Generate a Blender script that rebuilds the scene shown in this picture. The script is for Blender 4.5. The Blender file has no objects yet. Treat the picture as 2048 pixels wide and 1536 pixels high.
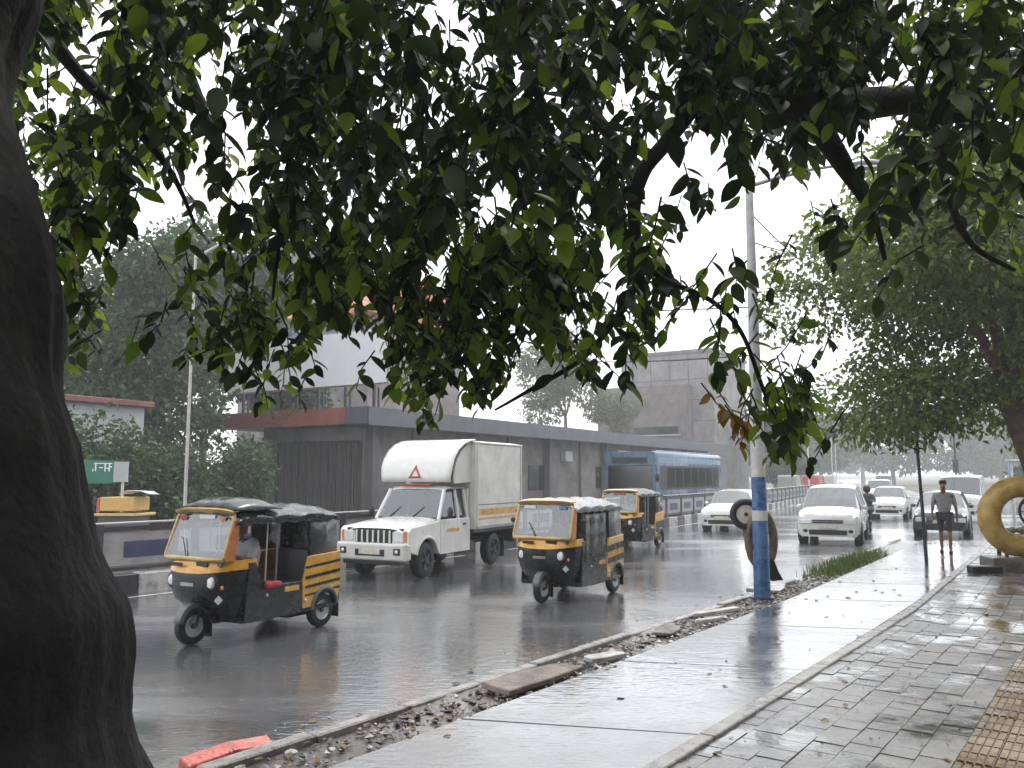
import bpy, math, random
import numpy as np
from mathutils import Vector, Matrix

R = math.radians
SC = bpy.context.scene
COL = SC.collection

# ------------------------------------------------------------------ camera
PITCH = R(6.3)
FPX = 1650.0
CAM = Vector((0.0, 0.0, 2.05))
cd = bpy.data.cameras.new('camera'); cam = bpy.data.objects.new('camera', cd); COL.objects.link(cam)
cam.location = CAM
cam.rotation_euler = (R(90) + PITCH, 0, 0)
cd.sensor_width = 36; cd.lens = 29.0
cd.clip_start = 0.05; cd.clip_end = 3000
SC.camera = cam

# ------------------------------------------------------------------ sky, sun, exposure
SUN_EL, SUN_AZ = R(58), R(25)          # high, a little right of straight ahead, behind cloud
w = bpy.data.worlds.new('World'); SC.world = w; w.use_nodes = True
nt = w.node_tree; nt.nodes.clear()
out = nt.nodes.new('ShaderNodeOutputWorld'); bg = nt.nodes.new('ShaderNodeBackground')
sky = nt.nodes.new('ShaderNodeTexSky'); sky.sky_type = 'NISHITA'; sky.sun_disc = False
sky.sun_elevation = SUN_EL; sky.sun_rotation = SUN_AZ
sky.air_density = 1.0; sky.dust_density = 6.0; sky.ozone_density = 1.0
hs = nt.nodes.new('ShaderNodeHueSaturation'); hs.inputs['Saturation'].default_value = 0.12
mx = nt.nodes.new('ShaderNodeMixRGB'); mx.inputs['Fac'].default_value = 0.8
mx.inputs['Color2'].default_value = (9.2, 9.5, 9.9, 1)      # even cloud deck
nt.links.new(sky.outputs['Color'], hs.inputs['Color'])
nt.links.new(hs.outputs['Color'], mx.inputs['Color1'])
nt.links.new(mx.outputs['Color'], bg.inputs['Color'])
bg.inputs['Strength'].default_value = 0.12
nt.links.new(bg.outputs['Background'], out.inputs['Surface'])
sl = bpy.data.lights.new('sun', 'SUN'); sl.energy = 0.9; sl.angle = R(18); sl.color = (1.0, 0.97, 0.92)
so = bpy.data.objects.new('sun', sl); COL.objects.link(so)
sd = Vector((math.sin(SUN_AZ) * math.cos(SUN_EL), math.cos(SUN_AZ) * math.cos(SUN_EL), math.sin(SUN_EL)))
so.rotation_euler = sd.to_track_quat('Z', 'Y').to_euler()
so.location = (0, 0, 40)
SC.view_settings.view_transform = 'Standard'
SC.view_settings.look = 'None'
SC.view_settings.exposure = 0.9
SC.view_settings.gamma = 1.0
SC.view_settings.use_curve_mapping = False
SC.cycles.max_bounces = 8
SC.cycles.transparent_max_bounces = 12
SC.cycles.volume_bounces = 1
SC.cycles.sample_clamp_indirect = 6.0

# ------------------------------------------------------------------ helpers
def at(u, v, depth):
    """point seen at photo pixel (u, v) that stands `depth` metres ahead of the lens"""
    a = (u - 1024) / FPX; b = (768 - v) / FPX
    d = Vector((a, math.cos(PITCH) - math.sin(PITCH) * b, math.sin(PITCH) + math.cos(PITCH) * b))
    return CAM + d * (depth / d.y)

def tag(o, label=None, cat=None, group=None, kind=None):
    if label: o['label'] = label
    if cat: o['category'] = cat
    if group: o['group'] = group
    if kind: o['kind'] = kind
    return o

def empty(name, loc=(0, 0, 0), rz=0, label=None, cat=None, group=None, kind=None):
    o = bpy.data.objects.new(name, None); COL.objects.link(o)
    o.location = loc; o.rotation_euler = (0, 0, rz); o.empty_display_size = 0.2
    return tag(o, label, cat, group, kind)

class MB:
    def __init__(s): s.v = []; s.f = []
    def add(s, vs, fs):
        n = len(s.v); s.v += [tuple(p) for p in vs]; s.f += [tuple(i + n for i in f) for f in fs]; return s
    def box(s, x0, x1, y0, y1, z0, z1, M=None):
        vs = [Vector((x, y, z)) for z in (z0, z1) for y in (y0, y1) for x in (x0, x1)]
        if M: vs = [M @ p for p in vs]
        return s.add(vs, [(0, 2, 3, 1), (4, 5, 7, 6), (0, 1, 5, 4), (2, 6, 7, 3), (0, 4, 6, 2), (1, 3, 7, 5)])
    def prism(s, pts, a0, a1, axis='y'):
        n = len(pts)
        def mk(p, a): return (p[0], a, p[1]) if axis == 'y' else ((a, p[0], p[1]) if axis == 'x' else (p[0], p[1], a))
        vs = [mk(p, a0) for p in pts] + [mk(p, a1) for p in pts]
        return s.add(vs, [tuple(range(n))[::-1], tuple(range(n, 2 * n))] + [(i, (i + 1) % n, n + (i + 1) % n, n + i) for i in range(n)])
    def loft(s, secs, closed=True, caps=True):
        n = len(secs[0]); vs = [p for q in secs for p in q]; fs = []
        for k in range(len(secs) - 1):
            for i in range(n if closed else n - 1):
                j = (i + 1) % n
                fs.append((k * n + i, k * n + j, (k + 1) * n + j, (k + 1) * n + i))
        if caps and closed:
            fs.append(tuple(range(n))[::-1]); fs.append(tuple((len(secs) - 1) * n + i for i in range(n)))
        return s.add(vs, fs)
    def tube(s, path, r, n=8, caps=True, loop=False):
        path = [Vector(p) for p in path]; m = len(path)
        rr = r if isinstance(r, (list, tuple)) else [r] * m
        secs = []; up = None
        for i, p in enumerate(path):
            if loop: t = path[(i + 1) % m] - path[i - 1]
            else: t = path[min(i + 1, m - 1)] - path[max(i - 1, 0)]
            t.normalize()
            if up is None: up = Vector((0, 0, 1)) if abs(t.z) < 0.9 else Vector((1, 0, 0))
            a = t.cross(up).normalized(); b = a.cross(t).normalized(); up = b
            secs.append([p + (a * math.cos(2 * math.pi * k / n) + b * math.sin(2 * math.pi * k / n)) * rr[i] for k in range(n)])
        if loop: secs.append(secs[0])
        return s.loft(secs, True, caps and not loop)
    def lathe(s, prof, n=24, axis='y', c=(0, 0, 0)):
        secs = []
        for k in range(n + 1):
            a = 2 * math.pi * k / n; ca, sa = math.cos(a), math.sin(a)
            if axis == 'y': secs.append([(c[0] + r * ca, c[1] + h, c[2] + r * sa) for r, h in prof])
            elif axis == 'x': secs.append([(c[0] + h, c[1] + r * ca, c[2] + r * sa) for r, h in prof])
            else: secs.append([(c[0] + r * ca, c[1] + r * sa, c[2] + h) for r, h in prof])
        return s.loft(secs, False, False)
    def ball(s, c, rad, n=10, m=6):
        rx, ry, rz = rad if isinstance(rad, (tuple, list)) else (rad,) * 3
        secs = []
        for i in range(m + 1):
            a = -math.pi / 2 + math.pi * i / m
            secs.append([(c[0] + rx * math.cos(a) * math.cos(2 * math.pi * k / n), c[1] + ry * math.cos(a) * math.sin(2 * math.pi * k / n), c[2] + rz * math.sin(a)) for k in range(n)])
        return s.loft(secs, True, False)
    def mesh(s, name, smooth=None):
        me = bpy.data.meshes.new(name); me.from_pydata(s.v, [], s.f); me.update()
        import bmesh
        bm = bmesh.new(); bm.from_mesh(me); bmesh.ops.remove_doubles(bm, verts=bm.verts, dist=1e-5)
        bmesh.ops.recalc_face_normals(bm, faces=bm.faces); bm.to_mesh(me); bm.free()
        if smooth is not None:
            me.polygons.foreach_set('use_smooth', [True] * len(me.polygons)); me.set_sharp_from_angle(angle=R(smooth))
        return me
    def build(s, name, mat, parent=None, smooth=None, bevel=0, seg=2):
        me = s.mesh(name, smooth); me.materials.append(M[mat] if isinstance(mat, str) else mat)
        o = bpy.data.objects.new(name, me); COL.objects.link(o)
        if parent: o.parent = parent
        if bevel:
            b = o.modifiers.new('bevel', 'BEVEL'); b.width = bevel; b.segments = seg; b.limit_method = 'ANGLE'; b.angle_limit = R(35)
        return o

def put(name, me, mat=None, parent=None, loc=None, rot=None, scale=None):
    o = bpy.data.objects.new(name, me); COL.objects.link(o)
    if mat and not me.materials: me.materials.append(M[mat])
    if parent: o.parent = parent
    if loc is not None: o.location = loc
    if rot is not None: o.rotation_euler = rot
    if scale is not None: o.scale = scale
    return o

def copy_tree(o, parent=None):
    c = o.copy(); COL.objects.link(c); c.parent = parent
    for ch in list(o.children): copy_tree(ch, c)
    return c

# ------------------------------------------------------------------ materials
M = {}
def pm(name, col, rough=0.5, metal=0.0, var=0.12, scale=4.0, bump=0.0, bscale=40.0, coat=0.0, spec=0.5, col2=None, rvar=0.0, detail=5.0):
    m = bpy.data.materials.new(name); m.use_nodes = True; t = m.node_tree; b = t.nodes['Principled BSDF']
    b.inputs['Roughness'].default_value = rough; b.inputs['Metallic'].default_value = metal
    b.inputs['Specular IOR Level'].default_value = spec
    if coat: b.inputs['Coat Weight'].default_value = coat; b.inputs['Coat Roughness'].default_value = 0.06
    tc = t.nodes.new('ShaderNodeTexCoord')
    n = t.nodes.new('ShaderNodeTexNoise'); n.inputs['Scale'].default_value = scale; n.inputs['Detail'].default_value = detail
    n.inputs['Roughness'].default_value = 0.65
    t.links.new(tc.outputs['Object'], n.inputs['Vector'])
    r = t.nodes.new('ShaderNodeValToRGB'); e = r.color_ramp.elements
    c1 = tuple(max(0, c * (1 - var)) for c in col); c2 = col2 or tuple(min(1, c * (1 + var)) for c in col)
    e[0].position = 0.35; e[0].color = (*c1, 1); e[1].position = 0.68; e[1].color = (*c2, 1)
    t.links.new(n.outputs['Fac'], r.inputs['Fac']); t.links.new(r.outputs['Color'], b.inputs['Base Color'])
    if rvar:
        mr = t.nodes.new('ShaderNodeMapRange'); mr.inputs['From Min'].default_value = 0.35; mr.inputs['From Max'].default_value = 0.65
        mr.inputs['To Min'].default_value = max(0.02, rough - rvar); mr.inputs['To Max'].default_value = min(1, rough + rvar)
        t.links.new(n.outputs['Fac'], mr.inputs['Value']); t.links.new(mr.outputs['Result'], b.inputs['Roughness'])
    if bump:
        n2 = t.nodes.new('ShaderNodeTexNoise'); n2.inputs['Scale'].default_value = bscale; n2.inputs['Detail'].default_value = 4
        t.links.new(tc.outputs['Object'], n2.inputs['Vector'])
        bp = t.nodes.new('ShaderNodeBump'); bp.inputs['Strength'].default_value = bump; bp.inputs['Distance'].default_value = 0.02
        t.links.new(n2.outputs['Fac'], bp.inputs['Height']); t.links.new(bp.outputs['Normal'], b.inputs['Normal'])
    M[name] = m; return m

def wet(name, c_dry, c_wet, r_dry, r_wet, pscale, lo, hi, bump, bscale, stain=None, sx=1.0, film=0.22, broom=0.0):
    """rain-soaked paving: standing water in the low spots, a damp film elsewhere"""
    m = bpy.data.materials.new(name); m.use_nodes = True; t = m.node_tree; b = t.nodes['Principled BSDF']
    tc = t.nodes.new('ShaderNodeNewGeometry')
    mp = t.nodes.new('ShaderNodeMapping'); mp.inputs['Rotation'].default_value = (0, 0, R(55)); mp.inputs['Scale'].default_value = (sx, 1, 1)
    t.links.new(tc.outputs['Position'], mp.inputs['Vector'])
    n = t.nodes.new('ShaderNodeTexNoise'); n.inputs['Scale'].default_value = pscale; n.inputs['Detail'].default_value = 6; n.inputs['Roughness'].default_value = 0.6
    t.links.new(mp.outputs['Vector'], n.inputs['Vector'])
    mk = t.nodes.new('ShaderNodeMapRange'); mk.inputs['From Min'].default_value = lo; mk.inputs['From Max'].default_value = hi
    t.links.new(n.outputs['Fac'], mk.inputs['Value'])
    n2 = t.nodes.new('ShaderNodeTexNoise'); n2.inputs['Scale'].default_value = bscale; n2.inputs['Detail'].default_value = 6; n2.inputs['Roughness'].default_value = 0.7
    t.links.new(tc.outputs['Position'], n2.inputs['Vector'])
    mc = t.nodes.new('ShaderNodeMixRGB'); mc.inputs['Color1'].default_value = (*c_dry, 1); mc.inputs['Color2'].default_value = (*c_wet, 1)
    t.links.new(mk.outputs['Result'], mc.inputs['Fac'])
    mv = t.nodes.new('ShaderNodeMixRGB'); mv.blend_type = 'MULTIPLY'; mv.inputs['Fac'].default_value = 0.7
    rp = t.nodes.new('ShaderNodeValToRGB'); rp.color_ramp.elements[0].color = (0.45, 0.44, 0.42, 1); rp.color_ramp.elements[0].position = 0.3
    rp.color_ramp.elements[1].color = (1.25, 1.25, 1.25, 1); rp.color_ramp.elements[1].position = 0.72
    t.links.new(n2.outputs['Fac'], rp.inputs['Fac']); t.links.new(mc.outputs['Color'], mv.inputs['Color1']); t.links.new(rp.outputs['Color'], mv.inputs['Color2'])
    last = mv.outputs['Color']
    if stain:
        n3 = t.nodes.new('ShaderNodeTexNoise'); n3.inputs['Scale'].default_value = 0.55; n3.inputs['Detail'].default_value = 5
        t.links.new(mp.outputs['Vector'], n3.inputs['Vector'])
        m3 = t.nodes.new('ShaderNodeMapRange'); m3.inputs['From Min'].default_value = 0.46; m3.inputs['From Max'].default_value = 0.66; m3.inputs['To Max'].default_value = 0.7
        t.links.new(n3.outputs['Fac'], m3.inputs['Value'])
        ms = t.nodes.new('ShaderNodeMixRGB'); ms.inputs['Color2'].default_value = (*stain, 1)
        t.links.new(m3.outputs['Result'], ms.inputs['Fac']); t.links.new(last, ms.inputs['Color1']); last = ms.outputs['Color']
    t.links.new(last, b.inputs['Base Color'])
    rr = t.nodes.new('ShaderNodeMapRange'); rr.inputs['To Min'].default_value = r_dry; rr.inputs['To Max'].default_value = r_wet
    t.links.new(mk.outputs['Result'], rr.inputs['Value']); t.links.new(rr.outputs['Result'], b.inputs['Roughness'])
    # grain flattens where water stands; rain rings keep the water from being a perfect mirror
    iv = t.nodes.new('ShaderNodeMapRange'); iv.inputs['To Min'].default_value = bump; iv.inputs['To Max'].default_value = bump * 0.10
    t.links.new(mk.outputs['Result'], iv.inputs['Value'])
    bp = t.nodes.new('ShaderNodeBump'); bp.inputs['Distance'].default_value = 0.01
    t.links.new(iv.outputs['Result'], bp.inputs['Strength']); t.links.new(n2.outputs['Fac'], bp.inputs['Height'])
    n4 = t.nodes.new('ShaderNodeTexNoise'); n4.inputs['Scale'].default_value = 7; n4.inputs['Detail'].default_value = 2
    t.links.new(tc.outputs['Position'], n4.inputs['Vector'])
    b2 = t.nodes.new('ShaderNodeBump'); b2.inputs['Strength'].default_value = 0.20; b2.inputs['Distance'].default_value = 0.02
    t.links.new(n4.outputs['Fac'], b2.inputs['Height']); t.links.new(bp.outputs['Normal'], b2.inputs['Normal'])
    last_n = b2.outputs['Normal']
    if broom:
        wm = t.nodes.new('ShaderNodeMapping'); wm.inputs['Rotation'].default_value = (0, 0, R(12)); wm.inputs['Scale'].default_value = (.25, 1, 1)
        t.links.new(tc.outputs['Position'], wm.inputs['Vector'])
        wn = t.nodes.new('ShaderNodeTexNoise'); wn.inputs['Scale'].default_value = 22; wn.inputs['Detail'].default_value = 3
        t.links.new(wm.outputs['Vector'], wn.inputs['Vector'])
        b3 = t.nodes.new('ShaderNodeBump'); b3.inputs['Strength'].default_value = broom; b3.inputs['Distance'].default_value = 0.012
        t.links.new(wn.outputs['Fac'], b3.inputs['Height']); t.links.new(last_n, b3.inputs['Normal']); last_n = b3.outputs['Normal']
    t.links.new(last_n, b.inputs['Normal'])
    b.inputs['Specular IOR Level'].default_value = 0.5
    b.inputs['Coat Weight'].default_value = 1.0; b.inputs['Coat IOR'].default_value = 1.36
    rc = t.nodes.new('ShaderNodeMapRange'); rc.inputs['To Min'].default_value = film; rc.inputs['To Max'].default_value = 0.05
    t.links.new(mk.outputs['Result'], rc.inputs['Value']); t.links.new(rc.outputs['Result'], b.inputs['Coat Roughness'])
    t.links.new(last_n, b.inputs['Coat Normal'])
    M[name] = m; return m

def leafmat(name, c1, c2, trans=0.25, rough=0.38):
    m = bpy.data.materials.new(name); m.use_nodes = True; t = m.node_tree; b = t.nodes['Principled BSDF']
    g = t.nodes.new('ShaderNodeNewGeometry'); oi = t.nodes.new('ShaderNodeObjectInfo')
    ad = t.nodes.new('ShaderNodeMath'); ad.operation = 'ADD'
    t.links.new(g.outputs['Random Per Island'], ad.inputs[0]); t.links.new(oi.outputs['Random'], ad.inputs[1])
    fr = t.nodes.new('ShaderNodeMath'); fr.operation = 'FRACT'; t.links.new(ad.outputs[0], fr.inputs[0])
    r = t.nodes.new('ShaderNodeValToRGB'); e = r.color_ramp.elements
    e[0].color = (*c1, 1); e[1].color = (*c2, 1); e[0].position = 0.1; e[1].position = 0.95
    t.links.new(fr.outputs[0], r.inputs['Fac']); t.links.new(r.outputs['Color'], b.inputs['Base Color'])
    b.inputs['Roughness'].default_value = rough; b.inputs['Specular IOR Level'].default_value = 0.22
    tr = t.nodes.new('ShaderNodeBsdfTranslucent'); mixs = t.nodes.new('ShaderNodeMixShader'); mixs.inputs['Fac'].default_value = trans
    hs = t.nodes.new('ShaderNodeHueSaturation'); hs.inputs['Value'].default_value = 1.5; hs.inputs['Saturation'].default_value = 1.1
    t.links.new(r.outputs['Color'], hs.inputs['Color']); t.links.new(hs.outputs['Color'], tr.inputs['Color'])
    t.links.new(b.outputs['BSDF'], mixs.inputs[1]); t.links.new(tr.outputs['BSDF'], mixs.inputs[2])
    t.links.new(mixs.outputs['Shader'], t.nodes['Material Output'].inputs['Surface'])
    M[name] = m; return m

def glassmat(name, tint, gloss_min=0.08, rough=0.03):
    m = bpy.data.materials.new(name); m.use_nodes = True; t = m.node_tree; t.nodes.remove(t.nodes['Principled BSDF'])
    tr = t.nodes.new('ShaderNodeBsdfTransparent'); tr.inputs['Color'].default_value = (*tint, 1)
    gl = t.nodes.new('ShaderNodeBsdfGlossy'); gl.inputs['Roughness'].default_value = rough; gl.inputs['Color'].default_value = (0.95, 0.97, 1, 1)
    fr = t.nodes.new('ShaderNodeFresnel'); fr.inputs['IOR'].default_value = 1.5
    tc = t.nodes.new('ShaderNodeTexCoord'); n = t.nodes.new('ShaderNodeTexNoise'); n.inputs['Scale'].default_value = 60
    t.links.new(tc.outputs['Object'], n.inputs['Vector'])
    bp = t.nodes.new('ShaderNodeBump'); bp.inputs['Strength'].default_value = 0.15; bp.inputs['Distance'].default_value = 0.004
    t.links.new(n.outputs['Fac'], bp.inputs['Height']); t.links.new(bp.outputs['Normal'], gl.inputs['Normal'])
    mr = t.nodes.new('ShaderNodeMapRange'); mr.inputs['To Min'].default_value = gloss_min; mr.inputs['To Max'].default_value = 1.0
    t.links.new(fr.outputs['Fac'], mr.inputs['Value'])
    mixs = t.nodes.new('ShaderNodeMixShader'); t.links.new(mr.outputs['Result'], mixs.inputs['Fac'])
    t.links.new(tr.outputs['BSDF'], mixs.inputs[1]); t.links.new(gl.outputs['BSDF'], mixs.inputs[2])
    t.links.new(mixs.outputs['Shader'], t.nodes['Material Output'].inputs['Surface'])
    M[name] = m; return m

wet('asphalt', (0.20, 0.20, 0.206), (0.125, 0.127, 0.135), 0.40, 0.08, 0.34, 0.36, 0.54, 0.40, 30, stain=(0.15, 0.143, 0.135), sx=0.35, film=0.19, broom=0.22)
wet('concrete', (0.21, 0.21, 0.212), (0.14, 0.142, 0.148), 0.34, 0.07, 0.7, 0.36, 0.58, 0.30, 26, stain=(0.105, 0.103, 0.10), sx=0.6, film=0.16, broom=0.22)
wet('paver', (0.20, 0.19, 0.182), (0.09, 0.088, 0.086), 0.45, 0.12, 1.3, 0.40, 0.60, 0.9, 26, stain=(0.11, 0.105, 0.095), film=0.26)
wet('paver_pink', (0.195, 0.175, 0.165), (0.095, 0.085, 0.082), 0.45, 0.12, 1.3, 0.40, 0.60, 0.9, 26, stain=(0.11, 0.105, 0.095), film=0.26)
wet('tactile', (0.24, 0.145, 0.048), (0.14, 0.075, 0.02), 0.42, 0.15, 1.6, 0.40, 0.62, 0.7, 40, film=0.28)
wet('soil', (0.075, 0.058, 0.042), (0.045, 0.036, 0.028), 0.6, 0.12, 1.4, 0.5, 0.66, 1.0, 22)
pm('earth', (0.10, 0.085, 0.06), 0.8, var=0.3, scale=0.6)
pm('kerbstone', (0.30, 0.285, 0.265), 0.30, var=0.3, scale=6, bump=0.4, rvar=0.12)
pm('kerb_white', (0.46, 0.44, 0.43), 0.35, var=0.35, scale=5, bump=0.3, rvar=0.12)
pm('kerb_black', (0.035, 0.035, 0.04), 0.35, var=0.4, scale=5, bump=0.3, rvar=0.12)
pm('kerb_red', (0.60, 0.11, 0.07), 0.3, var=0.35, scale=9, bump=0.4, rvar=0.12)
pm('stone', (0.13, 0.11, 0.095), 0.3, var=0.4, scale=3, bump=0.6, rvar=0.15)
pm('stone_pale', (0.48, 0.46, 0.43), 0.3, var=0.25, scale=4, bump=0.5, rvar=0.12)
pm('stone_brown', (0.16, 0.115, 0.09), 0.22, var=0.35, scale=4, bump=0.4, rvar=0.12)
pm('line_paint', (0.55, 0.55, 0.53), 0.25, var=0.4, scale=3)
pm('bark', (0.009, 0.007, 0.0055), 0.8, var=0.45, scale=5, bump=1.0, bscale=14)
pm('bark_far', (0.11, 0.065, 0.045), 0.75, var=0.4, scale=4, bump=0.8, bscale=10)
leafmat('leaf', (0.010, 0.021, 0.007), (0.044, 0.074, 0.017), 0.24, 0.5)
leafmat('leaf_fresh_lit', (0.06, 0.11, 0.016), (0.19, 0.25, 0.04), 0.45, 0.4)  # fresh green with the light on lower and outer leaves in its colour
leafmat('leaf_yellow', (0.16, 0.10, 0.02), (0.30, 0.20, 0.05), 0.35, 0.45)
leafmat('leaf_dry', (0.10, 0.055, 0.02), (0.26, 0.16, 0.06), 0.1, 0.4)
leafmat('leaf_right', (0.06, 0.10, 0.026), (0.18, 0.225, 0.06), 0.42, 0.4)
leafmat('leaf_back', (0.028, 0.055, 0.022), (0.075, 0.12, 0.045), 0.25, 0.5)
leafmat('leaf_pale', (0.07, 0.10, 0.04), (0.16, 0.19, 0.09), 0.35, 0.5)
leafmat('grass', (0.05, 0.09, 0.02), (0.11, 0.16, 0.04), 0.3, 0.5)
pm('black_paint', (0.008, 0.009, 0.011), 0.28, var=0.35, scale=8, coat=0.25, spec=0.35, rvar=0.08)
pm('auto_yellow', (0.72, 0.36, 0.035), 0.25, var=0.14, scale=7, coat=0.5, rvar=0.08)
pm('auto_orange', (0.60, 0.19, 0.04), 0.3, var=0.15, scale=7, coat=0.3)
pm('auto_cream', (0.58, 0.38, 0.12), 0.3, var=0.15, scale=7, coat=0.3)
pm('vinyl_black', (0.022, 0.023, 0.025), 0.24, var=0.4, scale=9, bump=0.35, bscale=9, rvar=0.1)
pm('vinyl_sheen', (0.26, 0.26, 0.275), 0.28, var=0.25, scale=6, bump=0.2, bscale=8, rvar=0.1)  # pale grey holds the sky sheen on wet vinyl in its base colour
pm('vinyl_clear', (0.08, 0.085, 0.09), 0.15, var=0.3, scale=8, bump=0.5, bscale=10)
pm('rubber', (0.016, 0.016, 0.017), 0.55, var=0.3, scale=20, bump=0.2)
pm('rubber_wet', (0.02, 0.02, 0.021), 0.22, var=0.3, scale=14)
pm('rim_grey', (0.42, 0.43, 0.45), 0.35, 0.4, var=0.2, scale=10)
pm('steel', (0.35, 0.36, 0.38), 0.35, 0.7, var=0.2, scale=8)
pm('dark_steel', (0.05, 0.052, 0.06), 0.4, 0.4, var=0.3, scale=8)
pm('grey_plastic', (0.15, 0.155, 0.16), 0.45, var=0.2, scale=8)
pm('black_plastic', (0.014, 0.014, 0.015), 0.4, var=0.2, scale=8)
pm('lamp_lens', (0.75, 0.76, 0.78), 0.08, 0.1, var=0.1, scale=14, coat=1.0)
pm('amber_lens', (0.70, 0.22, 0.02), 0.15, var=0.1, scale=10, coat=1.0)
pm('red_lens', (0.55, 0.03, 0.02), 0.15, var=0.1, scale=10, coat=1.0)
pm('white_paint', (0.72, 0.71, 0.68), 0.25, var=0.06, scale=3, coat=0.6, rvar=0.06)
pm('white_dirty', (0.62, 0.61, 0.57), 0.35, var=0.12, scale=2.5, coat=0.2, rvar=0.08)
pm('white_panel', (0.66, 0.65, 0.61), 0.4, var=0.16, scale=2.0)
pm('orange_stripe', (0.62, 0.34, 0.10), 0.4, var=0.25, scale=6)
pm('red_sign', (0.40, 0.05, 0.04), 0.35, var=0.15, scale=10)
pm('plate_pale', (0.62, 0.58, 0.48), 0.35, var=0.15, scale=14)
pm('plate_yellow', (0.60, 0.42, 0.04), 0.35, var=0.15, scale=14)
pm('silver_paint', (0.55, 0.55, 0.54), 0.28, 0.2, var=0.08, scale=3, coat=0.8)
pm('dark_green_paint', (0.035, 0.05, 0.05), 0.22, 0.1, var=0.15, scale=3, coat=0.8)
pm('red_paint', (0.42, 0.04, 0.045), 0.3, var=0.12, scale=3, coat=0.4)
pm('blue_paint', (0.045, 0.10, 0.18), 0.28, var=0.14, scale=3, coat=0.5, rvar=0.08)
pm('blue_pale', (0.20, 0.32, 0.43), 0.28, var=0.14, scale=3, coat=0.5)
pm('grey_paint', (0.30, 0.32, 0.33), 0.35, var=0.12, scale=3)
pm('green_grey', (0.25, 0.29, 0.25), 0.4, var=0.15, scale=3)
glassmat('glass', (0.62, 0.68, 0.68), 0.14)
glassmat('glass_dark', (0.10, 0.11, 0.12), 0.08)
glassmat('glass_tint', (0.28, 0.36, 0.38), 0.12)
pm('pole_white', (0.55, 0.53, 0.50), 0.35, var=0.2, scale=4, rvar=0.1)
pm('pole_blue', (0.045, 0.13, 0.34), 0.30, var=0.4, scale=5, rvar=0.1, bump=0.3, col2=(0.10, 0.22, 0.42))
pm('pole_grey', (0.34, 0.34, 0.34), 0.4, 0.3, var=0.2, scale=4)
pm('tube_yellow', (0.46, 0.27, 0.045), 0.30, var=0.25, scale=3, rvar=0.1, bump=0.15, bscale=12, col2=(0.58, 0.40, 0.12))
pm('tube_brown', (0.09, 0.045, 0.03), 0.35, var=0.45, scale=4, rvar=0.12, bump=0.4, bscale=14, col2=(0.22, 0.17, 0.12))
pm('wall_grey', (0.15, 0.13, 0.125), 0.7, var=0.4, scale=0.8, bump=0.2)
pm('wall_dark', (0.10, 0.09, 0.09), 0.6, var=0.2, scale=1.2)
pm('wall_pale', (0.22, 0.207, 0.205), 0.7, var=0.32, scale=0.6, bump=0.2)
pm('wall_white', (0.38, 0.40, 0.41), 0.6, var=0.14, scale=0.8)
pm('roof_red', (0.21, 0.062, 0.045), 0.45, var=0.3, scale=1.5)
pm('fascia_dark', (0.075, 0.075, 0.095), 0.35, var=0.2, scale=1.5)
pm('tile_orange', (0.50, 0.17, 0.08), 0.6, var=0.25, scale=3)
pm('shutter', (0.075, 0.07, 0.07), 0.45, 0.2, var=0.25, scale=2)
pm('board_white', (0.66, 0.68, 0.70), 0.4, var=0.06, scale=0.8)
pm('sign_green', (0.02, 0.15, 0.10), 0.4, var=0.12, scale=3)
pm('sign_letter', (0.75, 0.77, 0.76), 0.4, var=0.03)
pm('cart_yellow', (0.58, 0.36, 0.10), 0.45, var=0.15, scale=3)
pm('fence_panel', (0.33, 0.31, 0.32), 0.4, var=0.25, scale=2, rvar=0.1)
pm('fence_blue', (0.055, 0.065, 0.13), 0.35, var=0.25, scale=3)
pm('fence_dark', (0.06, 0.052, 0.056), 0.4, var=0.3, scale=4)
pm('skin', (0.24, 0.13, 0.085), 0.5, var=0.1, scale=8)
pm('hair', (0.010, 0.009, 0.009), 0.45, var=0.2, scale=20)
pm('shirt_grey', (0.34, 0.33, 0.34), 0.7, var=0.25, scale=9, bump=0.3, bscale=20)
pm('shirt_white', (0.60, 0.59, 0.60), 0.7, var=0.12, scale=9, bump=0.3, bscale=20)
pm('shirt_khaki', (0.30, 0.24, 0.15), 0.7, var=0.15, scale=9)
pm('shirt_dark', (0.035, 0.035, 0.045), 0.6, var=0.2, scale=9)
pm('cloth_red', (0.42, 0.04, 0.05), 0.65, var=0.2, scale=9)
pm('trouser_dark', (0.035, 0.038, 0.05), 0.7, var=0.2, scale=9)
pm('seat_vinyl', (0.035, 0.035, 0.04), 0.4, var=0.2, scale=8)
pm('blue_tarp', (0.10, 0.22, 0.42), 0.35, var=0.2, scale=3)
pm('sack', (0.30, 0.28, 0.27), 0.6, var=0.35, scale=5, bump=0.5, bscale=12)
pm('wire', (0.02, 0.02, 0.02), 0.5)

# ------------------------------------------------------------------ the line of the kerb
HEAD = [(-60, 36.6), (0, 34.0), (12, 32.0), (20, 29.0), (40, 26.0), (80, 22.0), (420, 22.0)]
KP = {0.0: Vector((3.65, 13.4, 0))}
def _dir(h): return Vector((math.sin(R(h)), math.cos(R(h)), 0))
_s, _p = 0.0, Vector((3.65, 13.4, 0))
KPTS = [(-60.0, _p - _dir(36.6) * 60)]
KPTS.append((0.0, _p.copy()))
for i in range(1, len(HEAD) - 1):
    L = HEAD[i + 1][0] - HEAD[i][0]
    _p = _p + _dir(HEAD[i][1]) * L
    KPTS.append((float(HEAD[i + 1][0]), _p.copy()))
def heading(s):
    ks = [h[0] for h in HEAD]
    for i in range(len(HEAD) - 1):
        if s < HEAD[i + 1][0]: return HEAD[i][1]
    return 22.0
def shead(s):      # heading eased over the joints, for offsets without kinks
    return sum(heading(s + d) for d in (-4, -2, 0, 2, 4)) / 5
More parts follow.
